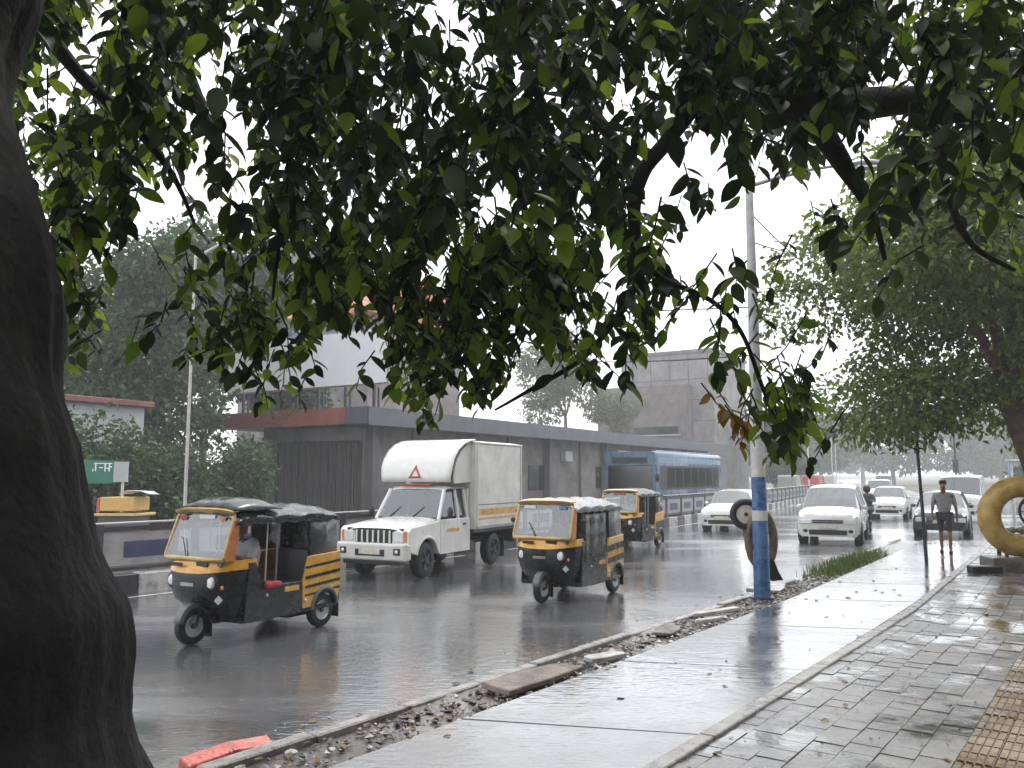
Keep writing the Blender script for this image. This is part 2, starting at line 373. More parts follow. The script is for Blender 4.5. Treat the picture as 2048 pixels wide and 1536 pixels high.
def kpos(s):
    for i in range(len(KPTS) - 1):
        if s <= KPTS[i + 1][0] or i == len(KPTS) - 2:
            a, b = KPTS[i], KPTS[i + 1]
            return a[1].lerp(b[1], (s - a[0]) / (b[0] - a[0]))
def pos(s, o, z=0.0):
    h = R(shead(s)); return kpos(s) + Vector((math.cos(h), -math.sin(h), 0)) * o + Vector((0, 0, z))
def srange(a, b, st):
    n = max(1, int(math.ceil((b - a) / st))); return [a + (b - a) * i / n for i in range(n + 1)]
def strip(name, s0, s1, o0, o1, z, mat, step=4, kind='structure', parent=None, thick=0.0):
    m = MB(); ss = srange(s0, s1, step)
    L = [pos(s, o0, z) for s in ss]; Rr = [pos(s, o1, z) for s in ss]; n = len(ss)
    m.add(L + Rr, [(i, n + i, n + i + 1, i + 1) for i in range(n - 1)])
    if thick:
        for s_, (A, B) in enumerate(((L, Rr),)):
            for P in (L, Rr):
                m.add(P + [p - Vector((0, 0, thick)) for p in P], [(i, i + 1, n + i + 1, n + i) for i in range(n - 1)])
    o = m.build(name, mat, parent)
    if not parent: tag(o, kind=kind)
    return o

# ------------------------------------------------------------------ setting: ground, road, footpath
m = MB(); m.add([(-900, -300, -0.05), (1200, -300, -0.05), (1200, 1600, -0.05), (-900, 1600, -0.05)], [(0, 1, 2, 3)])
tag(m.build('ground', 'earth'), kind='structure')
strip('road', -45, 400, -8.95, 0.02, 0.0, 'asphalt')
strip('far_road', -45, 400, -17.4, -9.25, 0.0, 'asphalt')
strip('far_footpath', -45, 120, -21.5, -17.4, 0.12, 'concrete', thick=0.13)
strip('road_apron', 14.2, 60, 0.02, 16, 0.002, 'asphalt')
line = empty('road_line', (0, 0, 0), kind='structure')
for k in range(-12, 40):
    s0 = k * 2.0
    if k % 3 == 2: continue
    strip('line_dash', s0, s0 + 1.9, -8.62, -8.50, 0.004, 'line_paint', 2, parent=line)

S_END = 14.2
footpath = empty('footpath', (0, 0, 0), kind='structure')
strip('bed', -40, S_END, 0.13, 9.0, 0.085, 'soil', parent=footpath)
strip('joint_sand', -20, S_END, 2.575, 9.0, 0.163, 'paver', parent=footpath)
rng = random.Random(3)
def block(name, s0, s1, o0, o1, z0, z1, mat, parent, bevel=0.008, sk=0.0, tilt=0.0, nsub=1):
    m = MB(); dz = [rng.uniform(-tilt, tilt) for _ in range(4)]
    c = [(s0 + sk * o0, o0), (s1 + sk * o0, o0), (s1 + sk * o1, o1), (s0 + sk * o1, o1)]
    vs = [pos(s, o, z0) for s, o in c] + [pos(s, o, z1 + dz[i]) for i, (s, o) in enumerate(c)]
    m.add(vs, [(3, 2, 1, 0), (4, 5, 6, 7), (0, 1, 5, 4), (1, 2, 6, 5), (2, 3, 7, 6), (3, 0, 4, 7)])
    return m.build(name, mat, parent, bevel=bevel, seg=1)
# concrete slabs with askew joints
s = -22.0; SK = 0.45
while s < S_END - 1.0:
    L = 2.35 + rng.uniform(-0.25, 0.3)
    if s + L > S_END - 1.2: L = S_END - 0.85 - s
    block('slab', s, s + L - 0.016, 0.80, 2.435, 0.05, 0.18, 'concrete', footpath, 0.006, SK, 0.0025)
    s += L
# kerb stones along the road edge
kerb = empty('kerb', (0, 0, 0), kind='structure')
s = -20.0
while s < S_END:
    L = 0.92 + rng.uniform(-0.06, 0.1)
    if not (2.6 < s < 3.4):
        red = False
        block('kerb_stone', s, s + L - 0.015, -0.0 + rng.uniform(-.008, .008), 0.125, -0.03, 0.145 + rng.uniform(-.012, .008), 'kerb_red' if red else 'kerbstone', kerb, 0.012, 0, 0.004)
    s += L
m = MB(); m.loft([[(-.36, -.09, 0), (-.36, .08, 0), (-.36, .07, .15), (-.36, -.05, .12)], [(.0, -.10, 0), (.0, .08, 0), (.0, .075, .17), (.0, -.06, .15)], [(.33, -.08, 0), (.33, .08, 0), (.33, .07, .14), (.33, -.05, .10)]])
rk = m.build('red_kerb_piece', 'kerb_red', bevel=.012); rk.location = pos(-9.25, -.14, .0); rk.rotation_euler = (R(4), 0, R(90 - 36.6 - 3))
tag(rk, 'broken red painted kerb piece lying in the gutter against the kerb', 'kerb piece')
# edging between slabs and pavers
s = -20.0
while s < S_END - 1:
    L = 0.98 + rng.uniform(-0.1, 0.1)
    block('edging_stone', s, s + L - 0.012, 2.45, 2.57, 0.05, 0.197 + rng.uniform(-.006, .006), 'kerbstone', footpath, 0.008, 0, 0.003)
    s += L
# pavers and tactile tiles: nearest as pieces, the rest as one sheet of pieces
pv = []
P = 0.22
row = 0
s = -9.4
while s < S_END - 1:
    o = 2.59
    j = 0
    while o < 7.6:
        tact = 4.10 <= o + 0.01 and o < 4.75
        pv.append((s + (P / 2 if (j % 2 and not tact) else 0), o, tact)); o += P; j += 1
    s += P
def paver_mesh(name, ribs, seed):
    r = random.Random(seed); m = MB(); h = 0.175
    q = P / 2 - 0.0035
    m.box(-q, q, -q, q, 0.05, h)
    if ribs:
        for k in range(4):
            x = -q + (k + 0.5) * (2 * q) / 4
            m.box(x - 0.020, x + 0.020, -q + 0.012, q - 0.012, h - 0.001, h + 0.011)
    me = m.mesh(name); return me
PM = [paver_mesh('paver', False, i) for i in range(1)]
TM = paver_mesh('tactile_tile', True, 5); TM.materials.append(M['tactile'])
PM2 = PM[0].copy(); PM[0].materials.append(M['paver']); PM2.materials.append(M['paver_pink'])
def inview(p):
    y = p.y
    if y < 1.0: return None
    d = p - CAM; fw = d.y * math.cos(PITCH) + d.z * math.sin(PITCH); upc = -d.y * math.sin(PITCH) + d.z * math.cos(PITCH)
    if fw < 0.2: return None
    return 1024 + FPX * d.x / fw, 768 - FPX * upc / fw
vis = []
for (s_, o_, t_) in pv:
    q = inview(pos(s_, o_, 0.17))
    if q and -40 < q[0] < 2100 and q[1] < 1600: vis.append((kpos(s_).y, s_, o_, t_))
vis.sort()
rest = MB(); restT = MB(); nP = 0; nT = 0
for i, (_, s_, o_, t_) in enumerate(vis):
    p = pos(s_, o_, 0); h = shead(s_); dz = rng.uniform(-0.003, 0.004); tx, ty = rng.uniform(-.009, .009), rng.uniform(-.009, .009)
    rotm = (tx, ty, -R(h))
    if t_ and nT < 110:
        put('tactile_tile', TM, parent=footpath, loc=(p.x, p.y, dz), rot=rotm); nT += 1
    elif not t_ and nP < 290:
        put('paver', PM[0] if rng.random() < 0.75 else PM2, parent=footpath, loc=(p.x, p.y, dz), rot=rotm); nP += 1
    else:
        Mx = Matrix.Translation((p.x, p.y, dz)) @ Matrix.Rotation(-R(h), 4, 'Z')
        q = P / 2 - 0.0035; Mx = Mx @ Matrix.Rotation(tx, 4, 'X') @ Matrix.Rotation(ty, 4, 'Y'); (restT if t_ else rest).box(-q, q, -q, q, 0.05, 0.175, Mx)
if rest.v: tag(rest.build('paver_field', 'paver', footpath), kind='stuff')
if restT.v: tag(restT.build('tactile_field', 'tactile', footpath), kind='stuff')

# soil strip: uneven bed, rubble, flagstones, leaf litter, grass
m = MB(); ss = srange(-20, S_END, 0.12); oo = [0.125 + 0.098 * k for k in range(8)]
vr = random.Random(9); vs = []; n = len(oo)
for s_ in ss:
    for k, o_ in enumerate(oo):
        z = 0.10 + 0.022 * math.sin(s_ * 1.7 + o_ * 5) + vr.uniform(-.012, .014) - (0.02 if 0 < k < n - 1 else 0.0)
        vs.append(pos(s_, min(o_, 0.805), z))
m.add(vs, [(i * n + k, i * n + k + 1, (i + 1) * n + k + 1, (i + 1) * n + k) for i in range(len(ss) - 1) for k in range(n - 1)])
tag(m.build('verge', 'soil', smooth=60), kind='structure')

def rock(c, r, rg, flat=0.6):
    pts = []
    for d in ((1, 0, 0), (0, 1, 0), (-1, 0, 0), (0, -1, 0)):
        a = rg.uniform(-.4, .4); x, y = d[0] * math.cos(a) - d[1] * math.sin(a), d[0] * math.sin(a) + d[1] * math.cos(a)
        pts.append(Vector((x * rg.uniform(.7, 1.2), y * rg.uniform(.7, 1.2), rg.uniform(-.2, .3) * flat)) * r)
    pts.append(Vector((rg.uniform(-.3, .3), rg.uniform(-.3, .3), flat * rg.uniform(.7, 1))) * r); pts.append(Vector((0, 0, -flat)) * r)
    a = rg.uniform(0, 6.28); Rz = Matrix.Rotation(a, 3, 'Z')
    return [c + Rz @ p for p in pts], [(0, 1, 4), (1, 2, 4), (2, 3, 4), (3, 0, 4), (1, 0, 5), (2, 1, 5), (3, 2, 5), (0, 3, 5)]
rb = MB(); rb2 = MB(); rr = random.Random(21)
for k in range(3000):
    s_ = rr.uniform(-12, 9); o_ = rr.uniform(0.15, 0.79); r_ = rr.choice([.012, .016, .02, .03, .045]) * rr.uniform(.7, 1.2)
    (rb if rr.random() < 0.78 else rb2).add(*rock(pos(s_, o_, 0.105 + r_ * .2), r_, rr))
for k in range(160):
    s_ = rr.uniform(-11, 6); o_ = rr.choice([-1, 1]) * rr.uniform(0, .5) - 0.25; r_ = rr.uniform(.006, .016)
    rb2.add(*rock(pos(s_, min(o_, -0.03), 0.004), r_, rr))
tag(rb.build('rubble', 'stone'), 'dark wet rubble and broken stone filling the strip beside the kerb', 'rubble', kind='stuff')
tag(rb2.build('pale_gravel', 'stone_pale'), 'pale gravel chips scattered in the soil strip by the kerb', 'gravel', kind='stuff')

def flag(name, s_, o_, L, W, H, mat, label, ang=0, tilt=(0, 0), z=0.1):
    m = MB(); g = random.Random(int(abs(s_) * 100)); n = 8; top = []; bot = []
    for k in range(n):
        a = 2 * math.pi * (k + g.uniform(-.3, .3)) / n; q = g.uniform(.72, 1.08)
        x = max(-.5, min(.5, .75 * math.cos(a) * q)) * L; y = max(-.5, min(.5, .75 * math.sin(a) * q)) * W
        top.append((x, y, H)); bot.append((x * 1.03, y * 1.03, 0))
    m.loft([bot, top]); o = m.build(name, mat, bevel=0.008, seg=1)
    p = pos(s_, o_, z); o.location = p; o.rotation_euler = (tilt[0], tilt[1], R(90 - shead(s_)) + ang)
    return tag(o, label, 'stone')
flag('flagstone', -6.3, 0.40, 1.25, 0.36, 0.05, 'stone_brown', 'brown wet flagstone lying in the soil strip between kerb and slabs', 0.0, (0.04, 0.02), 0.115)
flag('broken_slab', -5.15, 0.50, 0.50, 0.16, 0.05, 'stone_pale', 'white broken slab piece beside the brown flagstone in the soil strip', -0.25, (0.05, 0), 0.12)
flag('plank_stone', -1.75, 0.30, 0.95, 0.13, 0.05, 'stone_pale', 'long pale stone bar lying in the soil strip near the blue pole', -0.3, (0.0, 0.0), 0.125)
flag('loose_stone', -2.4, 0.48, 0.55, 0.10, 0.05, 'stone_pale', 'short pale stone bar pushed against the slab edge near the pole', -0.2, (0.0, 0.03), 0.12)
flag('low_stone', 1.35, 0.02, 1.0, 0.55, 0.06, 'concrete', 'flat wet concrete piece on the verge behind the blue pole', 0.1, (0, 0), 0.09)
flag('dark_slab', -3.3, 0.33, 0.7, 0.3, 0.04, 'stone', 'dark rough slab sunk among the rubble of the soil strip', 0.3, (0, .03), 0.11)

# leaf shape shared by the near tree, its fallen leaves and the ground litter
_mx = [0, .16, .36, .58, .80, 1.0]; _mz = [0, -.03, -.05, -.06, -.09, -.17]
_ex = [.10, .28, .48, .68, .86]; _ew = [.135, .235, .265, .215, .105]; _ez = [.02, .04, .035, .0, -.07]
LV = [(x, 0, z) for x, z in zip(_mx, _mz)] + [(x, w_, z) for x, w_, z in zip(_ex, _ew, _ez)] + [(x, -w_, z) for x, w_, z in zip(_ex, _ew, _ez)]
LF = []
for q in (6, 11):
    f_ = [(0, 1, q)]
    for k in range(4): f_ += [(q + k, k + 1, q + k + 1), (k + 1, k + 2, q + k + 1)]
    LF += f_ if q == 6 else [(c_, b_, a_) for a_, b_, c_ in f_]
LVn = np.array(LV); LFn = np.array(LF)
def leaf_field(name, mats, P0, X, Z, S, parent=None, idx=None):
    """many leaves in one mesh; X blade direction, Z blade normal, S size"""
    P0 = np.asarray(P0); X = np.asarray(X); Z = np.asarray(Z); S = np.asarray(S)
    X = X / np.linalg.norm(X, axis=1, keepdims=True); Y = np.cross(Z, X); Y /= np.linalg.norm(Y, axis=1, keepdims=True); Zc = np.cross(X, Y)
    V = P0[:, None, :] + S[:, None, None] * (LVn[None, :, 0:1] * X[:, None] + LVn[None, :, 1:2] * Y[:, None] + LVn[None, :, 2:3] * Zc[:, None])
    n = len(P0); F = (LFn[None] + (np.arange(n) * len(LV))[:, None, None]).reshape(-1, 3)
    me = bpy.data.meshes.new(name); V = V.reshape(-1, 3)
    me.vertices.add(len(V)); me.vertices.foreach_set('co', V.ravel())
    me.loops.add(len(F) * 3); me.loops.foreach_set('vertex_index', F.ravel().astype(np.int32))
    me.polygons.add(len(F)); me.polygons.foreach_set('loop_start', np.arange(0, len(F) * 3, 3, dtype=np.int32))
    if idx is not None: me.polygons.foreach_set('material_index', np.repeat(np.asarray(idx, dtype=np.int32), len(LF)))
    me.polygons.foreach_set('use_smooth', np.ones(len(F), dtype=bool)); me.update(calc_edges=True); me.validate()
    for mt in mats: me.materials.append(M[mt])
    o = bpy.data.objects.new(name, me); COL.objects.link(o)
    if parent: o.parent = parent
    return o
g = np.random.default_rng(4)
lp, lx, lz, ls_ = [], [], [], []
for k in range(1100):
    if k >= 420: s_, o_, z_ = g.uniform(-10, 6), g.uniform(2.6, 6.5), .183
    elif k < 150: s_, o_, z_ = g.uniform(-11, 5), g.uniform(.14, .66), .135
    elif k < 290: s_, o_, z_ = g.uniform(-10, 9), g.uniform(2.7, 7), .185
    elif k < 350: s_, o_, z_ = g.uniform(-10, 9), g.uniform(.7, 2.5), .188
    else: s_, o_, z_ = g.uniform(-11, 2), -abs(g.normal(0, .35)) - .03, .010
    a = g.uniform(0, 6.28); lp.append(tuple(pos(s_, o_, z_))); lx.append((math.cos(a), math.sin(a), g.uniform(-.1, .1)))
    lz.append((g.uniform(-.25, .25), g.uniform(-.25, .25), 1)); ls_.append(g.uniform(.04, .10) if k < 420 else g.uniform(.012, .045))
tag(leaf_field('leaf_litter', ['leaf_dry'], lp, lx, lz, ls_), 'fallen brown leaves strewn over the wet footpath and kerb strip', 'leaf litter', kind='stuff')

# grass patch on the verge past the pole
gv = MB(); gr = random.Random(6)
for k in range(2600):
    s_ = gr.uniform(3.3, 9.3); o_ = gr.triangular(-.15, .75, .35)
    if gr.random() > 1 - abs(s_ - 6.3) / 4.2: continue
    b = pos(s_, o_, .09); h = gr.uniform(.08, .24); a = gr.uniform(0, 6.28); w_ = gr.uniform(.006, .012)
    dx, dy = math.cos(a) * w_, math.sin(a) * w_; lean = Vector((gr.uniform(-.1, .1), gr.uniform(-.1, .1), 0))
    gv.add([b + Vector((dx, dy, 0)), b - Vector((dx, dy, 0)), b + lean * .5 + Vector((-dx * .7, -dy * .7, h * .6)), b + lean * .5 + Vector((dx * .7, dy * .7, h * .6)), b + lean + Vector((0, 0, h))], [(0, 1, 2, 3), (3, 2, 4)])
tag(gv.build('grass_patch', 'grass'), 'patch of green grass growing on the verge beyond the blue pole', 'grass', kind='stuff')

# ------------------------------------------------------------------ median: painted kerb blocks and panel fence
median = empty('median', (0, 0, 0), kind='structure')
strip('median_fill', -14, 120, -9.22, -8.98, 0.22, 'soil', parent=median)
s = -8.0; k = 0
while s < 62:
    block('kerb_block', s, s + 0.98, -9.25, -8.95, -0.02, 0.34 + rng.uniform(-.01, .01), 'kerb_white' if k % 2 else 'kerb_black', median, 0.02, 0, 0.005)
    s += 1.0; k += 1
fence = empty('median_fence', pos(0, -9.1, 0.3), label='grey panel fence with dark rails along the road median', cat='fence')
fo = Vector(fence.location)
s = -7.6
fence_mod = 1.9
while s < 62:
    a, b = pos(s, -9.1, 0), pos(s + fence_mod, -9.1, 0); L = (b - a).length; ang = math.atan2(b.y - a.y, b.x - a.x)
    def seg(name, x0, x1, y0, y1, z0, z1, mat, bevel=0.008):
        m = MB(); m.box(x0, x1, y0, y1, z0, z1); o = m.build(name, mat, fence, bevel=bevel, seg=1)
        o.location = a - fo + Vector((0, 0, 0)); o.rotation_euler = (0, 0, ang); return o
    seg('post', -0.07, 0.07, -0.07, 0.07, 0.30, 1.20, 'fence_dark')
    seg('top_rail', 0.07, L - 0.07, -0.06, 0.06, 1.08, 1.16, 'fence_dark')
    seg('cap', -0.02, L - 0.03, -0.085, 0.085, 1.202, 1.235, 'fence_panel')
    p_ = seg('panel', 0.072, L - 0.072, -0.03, 0.03, 0.48, 1.06, 'fence_panel')
    q_ = seg('inset', 0.45, L - 0.45, -0.042, 0.042, 0.62, 0.90, 'fence_blue'); q_.location = (0, 0, 0); q_.rotation_euler = (0, 0, 0); q_.parent = p_
    seg('bottom_rail', 0.072, L - 0.072, -0.045, 0.045, 0.40, 0.465, 'fence_dark')
    s += fence_mod

# ------------------------------------------------------------------ poles
def tube_obj(name, path, r, mat, parent, n=12, smooth=50):
    m = MB(); m.tube(path, r, n); return m.build(name, mat, parent, smooth=smooth)
pb = pos(0.1, 0.30, 0.09)
lampost = empty('street_lamp', pb, label='tall street lamp post painted blue and white at its foot on the verge', cat='street lamp')
tube_obj('lower_pole', [(0, 0, -.1), (0, 0, 1.0), (-.0, 0, 1.93)], [.132, .122, .114], 'pole_blue', lampost, 16)
tube_obj('white_band', [(0, 0, 1.93), (0, 0, 2.9)], [.113, .108], 'pole_white', lampost, 16)
tube_obj('upper_pole', [(0, 0, 2.9), (0, 0, 5.0), (0, 0, 7.25)], [.102, .078, .056], 'pole_grey', lampost, 16)
tube_obj('base_plate', [(0, 0, -.01), (0, 0, .05)], [.2, .19], 'dark_steel', lampost, 14)
tube_obj('joint_ring', [(0, 0, 2.85), (0, 0, 2.95)], [.122, .122], 'pole_white', lampost, 16)
tube_obj('faded_band', [(0, 0, 1.24), (0, 0, 1.40)], [.1235, .1225], 'pole_white', lampost, 16)
arm = tube_obj('arm', [(0, 0, 6.75), (.5, .0, 6.90), (1.1, .0, 7.05), (1.7, .02, 7.14)], [.04, .034, .03, .028], 'pole_grey', lampost, 8)
m = MB(); m.ball((2.0, .02, 7.14), (.36, .12, .07), 12, 6); lh = m.build('lamp_head', 'pole_grey', lampost, smooth=50)
m = MB(); m.box(1.8, 2.25, -.07, .11, 7.06, 7.09); m.build('lamp_glass', 'lamp_lens', lh)

# tyre and tube hung on the lamp post
def torus(c, Rr, r, n=28, k=10, M_=None, sq=1.0, zs=1.0):
    m = MB(); secs = []
    for i in range(n):
        a = 2 * math.pi * i / n; cc = Vector((math.cos(a) * Rr, 0, math.sin(a) * Rr * zs)); d = Vector((math.cos(a), 0, math.sin(a)))
        ring = []
        for j in range(k):
            b = 2 * math.pi * j / k; ring.append(cc + d * (math.cos(b) * r) + Vector((0, math.sin(b) * r * sq, 0)))
        secs.append(ring)
    secs.append(secs[0]); m.loft(secs, True, False)
    vs = [Vector(v) + Vector(c) for v in m.v]
    if M_: vs = [M_ @ v for v in vs]
    m.v = [tuple(v) for v in vs]; return m
ty = empty('scooter_tyre', pb + Vector((-.16, .22, 1.33)), R(-8), 'small black scooter tyre with pale wheel disc hung behind the blue pole', 'tyre')
torus((0, 0, 0), .20, .055).build('tyre', 'rubber', ty, smooth=60)
m = MB(); m.lathe([(0.001, .03), (.06, .035), (.08, .01), (.155, .015), (.165, -.015), (.001, -.03)], 24); m.build('disc', 'plate_pale', ty, smooth=40)
m = MB(); m.lathe([(0.001, .05), (.03, .05), (.032, -.045), (.001, -.05)], 12); m.build('hub', 'dark_steel', ty, smooth=40)
tu = tag(torus((0, 0, 0), .225, .072, 30, 12, sq=1.0, zs=1.9).build('inner_tube', 'tube_brown', smooth=70), 'worn brown inner tube hanging in a long loop behind the blue pole', 'inner tube')
tu.location = pb + Vector((.09, .26, .92)); tu.rotation_euler = (0, 0, R(15))
m = MB(); m.loft([[(-.10, -.03, 0), (.05, -.03, 0), (.05, .03, 0), (-.10, .03, 0)], [(-.08, -.04, -.2), (.12, -.03, -.2), (.12, .03, -.2), (-.08, .04, -.2)], [(0.0, -.03, -.36), (.20, -.02, -.34), (.20, .02, -.34), (0.0, .03, -.36)]])
fl = tag(m.build('rubber_flap', 'rubber_wet', bevel=.015), 'dark rubber flap hanging low on the blue pole under the brown tube', 'rubber flap')
fl.location = pb + Vector((.22, .24, .62))

# thin sign post standing on the footpath
p = pos(6.9, 1.75, 0.18)
th = empty('thin_post', p, label='thin dark steel post standing on the wet footpath slabs', cat='post')
tube_obj('shaft', [(0, 0, -.02), (-.03, 0, 1.2), (-.08, 0, 2.78)], [.040, .038, .034], 'dark_steel', th, 8)
tube_obj('bracket', [(-.16, 0, 2.45), (.05, 0, 2.45)], .02, 'dark_steel', th, 6)
m = MB(); m.box(-.12, -.04, -.04, .04, 2.35, 2.5); m.build('junction_box', 'dark_steel', th)
p2 = pos(34, -7.9, 0)

# pole on the median in front of the trees, and a second farther on
def median_pole(s_, h, r, label, lean=0.0, o_=-9.1):
    e = empty('lamp_pole', pos(s_, o_, 0.3), label=label, cat='lamp pole')
    tube_obj('shaft', [(0, 0, 0), (lean * h, 0, h)], [r, r * .7], 'pole_white', e, 8)
    tube_obj('arm', [(lean * h, 0, h - .1), (lean * h + .5, -.1, h + .15), (lean * h + 1.1, -.2, h + .2)], [.03, .025, .02], 'pole_white', e, 6)
    m = MB(); m.ball((lean * h + 1.3, -.23, h + .19), (.28, .1, .06), 8, 5); m.build('lamp_head', 'pole_grey', e, smooth=50)
    return e
median_pole(-4.1, 6.0, .036, 'thin white pole leaning slightly on the median beside the leafy trees')
for s_ in (60, 92, 130, 175):
    e = median_pole(s_, 7.2, .08, 'far lamp pole on the median fading into the rain haze'); e['group'] = 'far lamp poles on the median'
p = empty('gantry_post', pos(44, 1.2, 0), label='slim dark post joined by a wire beside the far carriageway', cat='post')
tube_obj('shaft', [(0, 0, 0), (0, 0, 4.8)], [.07, .05], 'dark_steel', p, 8)
m = MB(); m.box(-.15, .15, -.05, .05, 2.2, 3.0); m.build('meter_box', 'dark_steel', p)

# ------------------------------------------------------------------ big tree over the footpath
big = empty('fig_tree', (-2.5, 3.05, 0.1), label='huge dark fig tree on the footpath with leafy boughs overhead', cat='tree')
BO = Vector(big.location)
tr = random.Random(11)
def bough(path, rad, name='limb', n=12, rough=0.06, parent=big, mat='bark', sub=5):
    pts, rs = [], []
    path = [Vector(p) for p in path]
    for i in range(len(path) - 1):
        p0 = path[max(i - 1, 0)]; p1 = path[i]; p2 = path[i + 1]; p3 = path[min(i + 2, len(path) - 1)]
        for k in range(sub):
            t = k / sub; t2, t3 = t * t, t * t * t
            pts.append(0.5 * ((2 * p1) + (p2 - p0) * t + (2 * p0 - 5 * p1 + 4 * p2 - p3) * t2 + (3 * p1 - p0 - 3 * p2 + p3) * t3))
            rs.append(rad[i] * (1 - t) + rad[i + 1] * t)
    pts.append(path[-1]); rs.append(rad[-1])
    m = MB(); m.tube(pts, rs, n)
    off = Vector(parent.location)
    vs = []
    for j, v in enumerate(m.v):
        i = j // n; c = pts[min(i, len(pts) - 1)]; d = Vector(v) - c
        f = 1 + rough * (math.sin((j % n) * 2.1 + i * .45) + .7 * math.sin((j % n) * 4.7 - i * .8)) + tr.uniform(-rough, rough) * .6
        vs.append(tuple(c + d * f - off))
    m.v = vs
    return m.build(name, mat, parent, smooth=75)
# trunk contour follows the dark mass at the left edge
zc = [(-.1, -2.38, 1.50), (.35, -2.40, 1.26), (.75, -2.42, 1.14), (1.05, -2.44, 1.07), (1.30, -2.46, 1.03), (1.50, -2.47, .985), (1.75, -2.50, .92), (2.1, -2.53, .88), (2.5, -2.57, .84), (3.0, -2.65, .78), (3.6, -2.74, .70), (4.3, -2.62, .66), (5.2, -2.3, .56)]
m = MB(); secs = []; NZ, NA = 90, 110
ph = [(tr.uniform(0, 6.28), tr.choice([3, 5, 8, 13, 21, 34]), tr.uniform(-1.6, 1.6), tr.uniform(.5, 3.5)) for _ in range(16)]
for i in range(NZ):
    z = -.1 + 5.3 * i / (NZ - 1)
    j = max(k for k in range(len(zc) - 1) if zc[k][0] <= z + 1e-6); t = min(1, (z - zc[j][0]) / (zc[j + 1][0] - zc[j][0])); t = t * t * (3 - 2 * t) * .5 + t * .5
    cx = zc[j][1] * (1 - t) + zc[j + 1][1] * t; r0 = zc[j][2] * (1 - t) + zc[j + 1][2] * t
    ring = []
    for k in range(NA):
        a_ = 2 * math.pi * k / NA
        f = sum(math.sin(a_ * n_ + p_ + tw_ * z + .6 * math.sin(z * fz_)) / (n_ ** .8) for p_, n_, tw_, fz_ in ph) * .030 + .030 * math.sin(z * 4.6 + 1.3 * math.sin(a_)) + .018 * math.sin(z * 9.3 + 2 * a_)
        ridge = -.016 * max(0, math.sin(a_ * 17 + 2.2 * math.sin(z * 1.3) + z)) ** 4 - .012 * max(0, math.sin(a_ * 29 - 1.7 * math.sin(z * 2.1))) ** 4
        rr_ = r0 * (1 + f + ridge + tr.uniform(-.004, .004)); ring.append(Vector((cx + rr_ * math.cos(a_), 3.05 + rr_ * math.sin(a_), z)) - BO)
    secs.append(ring)
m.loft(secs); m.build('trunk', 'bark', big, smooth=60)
bough([(-2.0, 2.6, 2.1), (-1.72, 2.42, 1.4), (-1.45, 2.45, .8), (-1.05, 2.5, .18)], [.10, .13, .13, .10], 'root', 10, .08)
bough([(-2.3, 2.35, 1.6), (-2.2, 2.15, 1.0), (-2.05, 1.9, .15)], [.13, .16, .14], 'root', 10, .08)
bough([(-2.3, 3.1, 4.6), (-1.2, 3.6, 5.9), (.2, 4.1, 5.7), at(1405, -60, 4.4), at(1450, 60, 4.45), at(1530, 160, 4.5), at(1625, 215, 4.55), at(1760, 205, 4.7), at(1900, 180, 4.9), at(2080, 90, 5.2)], [.36, .30, .22, .17, .15, .14, .11, .085, .07, .05])
bough([at(1600, 190, 4.52), at(1650, 270, 4.5), at(1688, 335, 4.5), at(1745, 430, 4.55), at(1770, 520, 4.6)], [.085, .065, .05, .02, .012])
bough([at(1425, 60, 4.45), at(1400, 180, 4.4), at(1345, 270, 4.4), at(1285, 345, 4.4), at(1268, 430, 4.4), at(1280, 560, 4.45), at(1290, 660, 4.5)], [.06, .05, .045, .04, .035, .03, .015])
bough([at(1275, 520, 4.45), at(1330, 560, 4.5), at(1420, 600, 4.55), at(1480, 660, 4.55), at(1520, 760, 4.6), at(1560, 870, 4.65)], [.02, .016, .014, .013, .012, .008])
bough([at(1278, 560, 4.45), at(1230, 640, 4.6), at(1160, 720, 4.8), at(1060, 780, 5.0), at(990, 820, 5.1)], [.024, .020, .016, .012, .007])
bough([(.0, 4.2, 5.7), at(1005, -40, 4.9), at(1012, 120, 4.9), at(1018, 300, 4.9), at(1050, 420, 4.95)], [.12, .06, .05, .038, .02])
bough([at(1875, 190, 4.85), at(1882, 300, 4.8), at(1900, 400, 4.8), at(1945, 490, 4.8), at(2030, 540, 4.9)], [.03, .028, .025, .02, .012])
bough([(-2.2, 3.2, 4.5), at(70, 20, 4.0), at(160, 150, 4.2), at(265, 250, 4.4), at(345, 350, 4.6), at(390, 450, 4.7)], [.12, .05, .035, .028, .018, .008])
bough([(-1.4, 3.5, 5.7), at(600, -60, 4.8), at(592, 120, 4.8), at(580, 320, 4.85), at(560, 470, 4.9), at(545, 600, 5.0)], [.14, .04, .028, .022, .016, .008])
bough([at(1015, 200, 4.9), at(900, 300, 5.1), at(800, 390, 5.3), at(700, 520, 5.4), at(660, 640, 5.5)], [.03, .024, .02, .014, .008])
bough([(-.6, 3.9, 5.7), (-.4, 5.6, 6.0), (.4, 7.0, 5.6), (1.3, 7.8, 5.0)], [.2, .14, .09, .03])
bough([(-2.4, 3.1, 4.6), (-2.9, 4.8, 6.0), (-3.0, 6.4, 6.0), (-2.7, 7.4, 5.0)], [.26, .16, .1, .03])
bough([(-.8, 3.7, 5.9), (1.2, 2.2, 6.4), (3.2, 1.4, 6.2)], [.2, .12, .05])

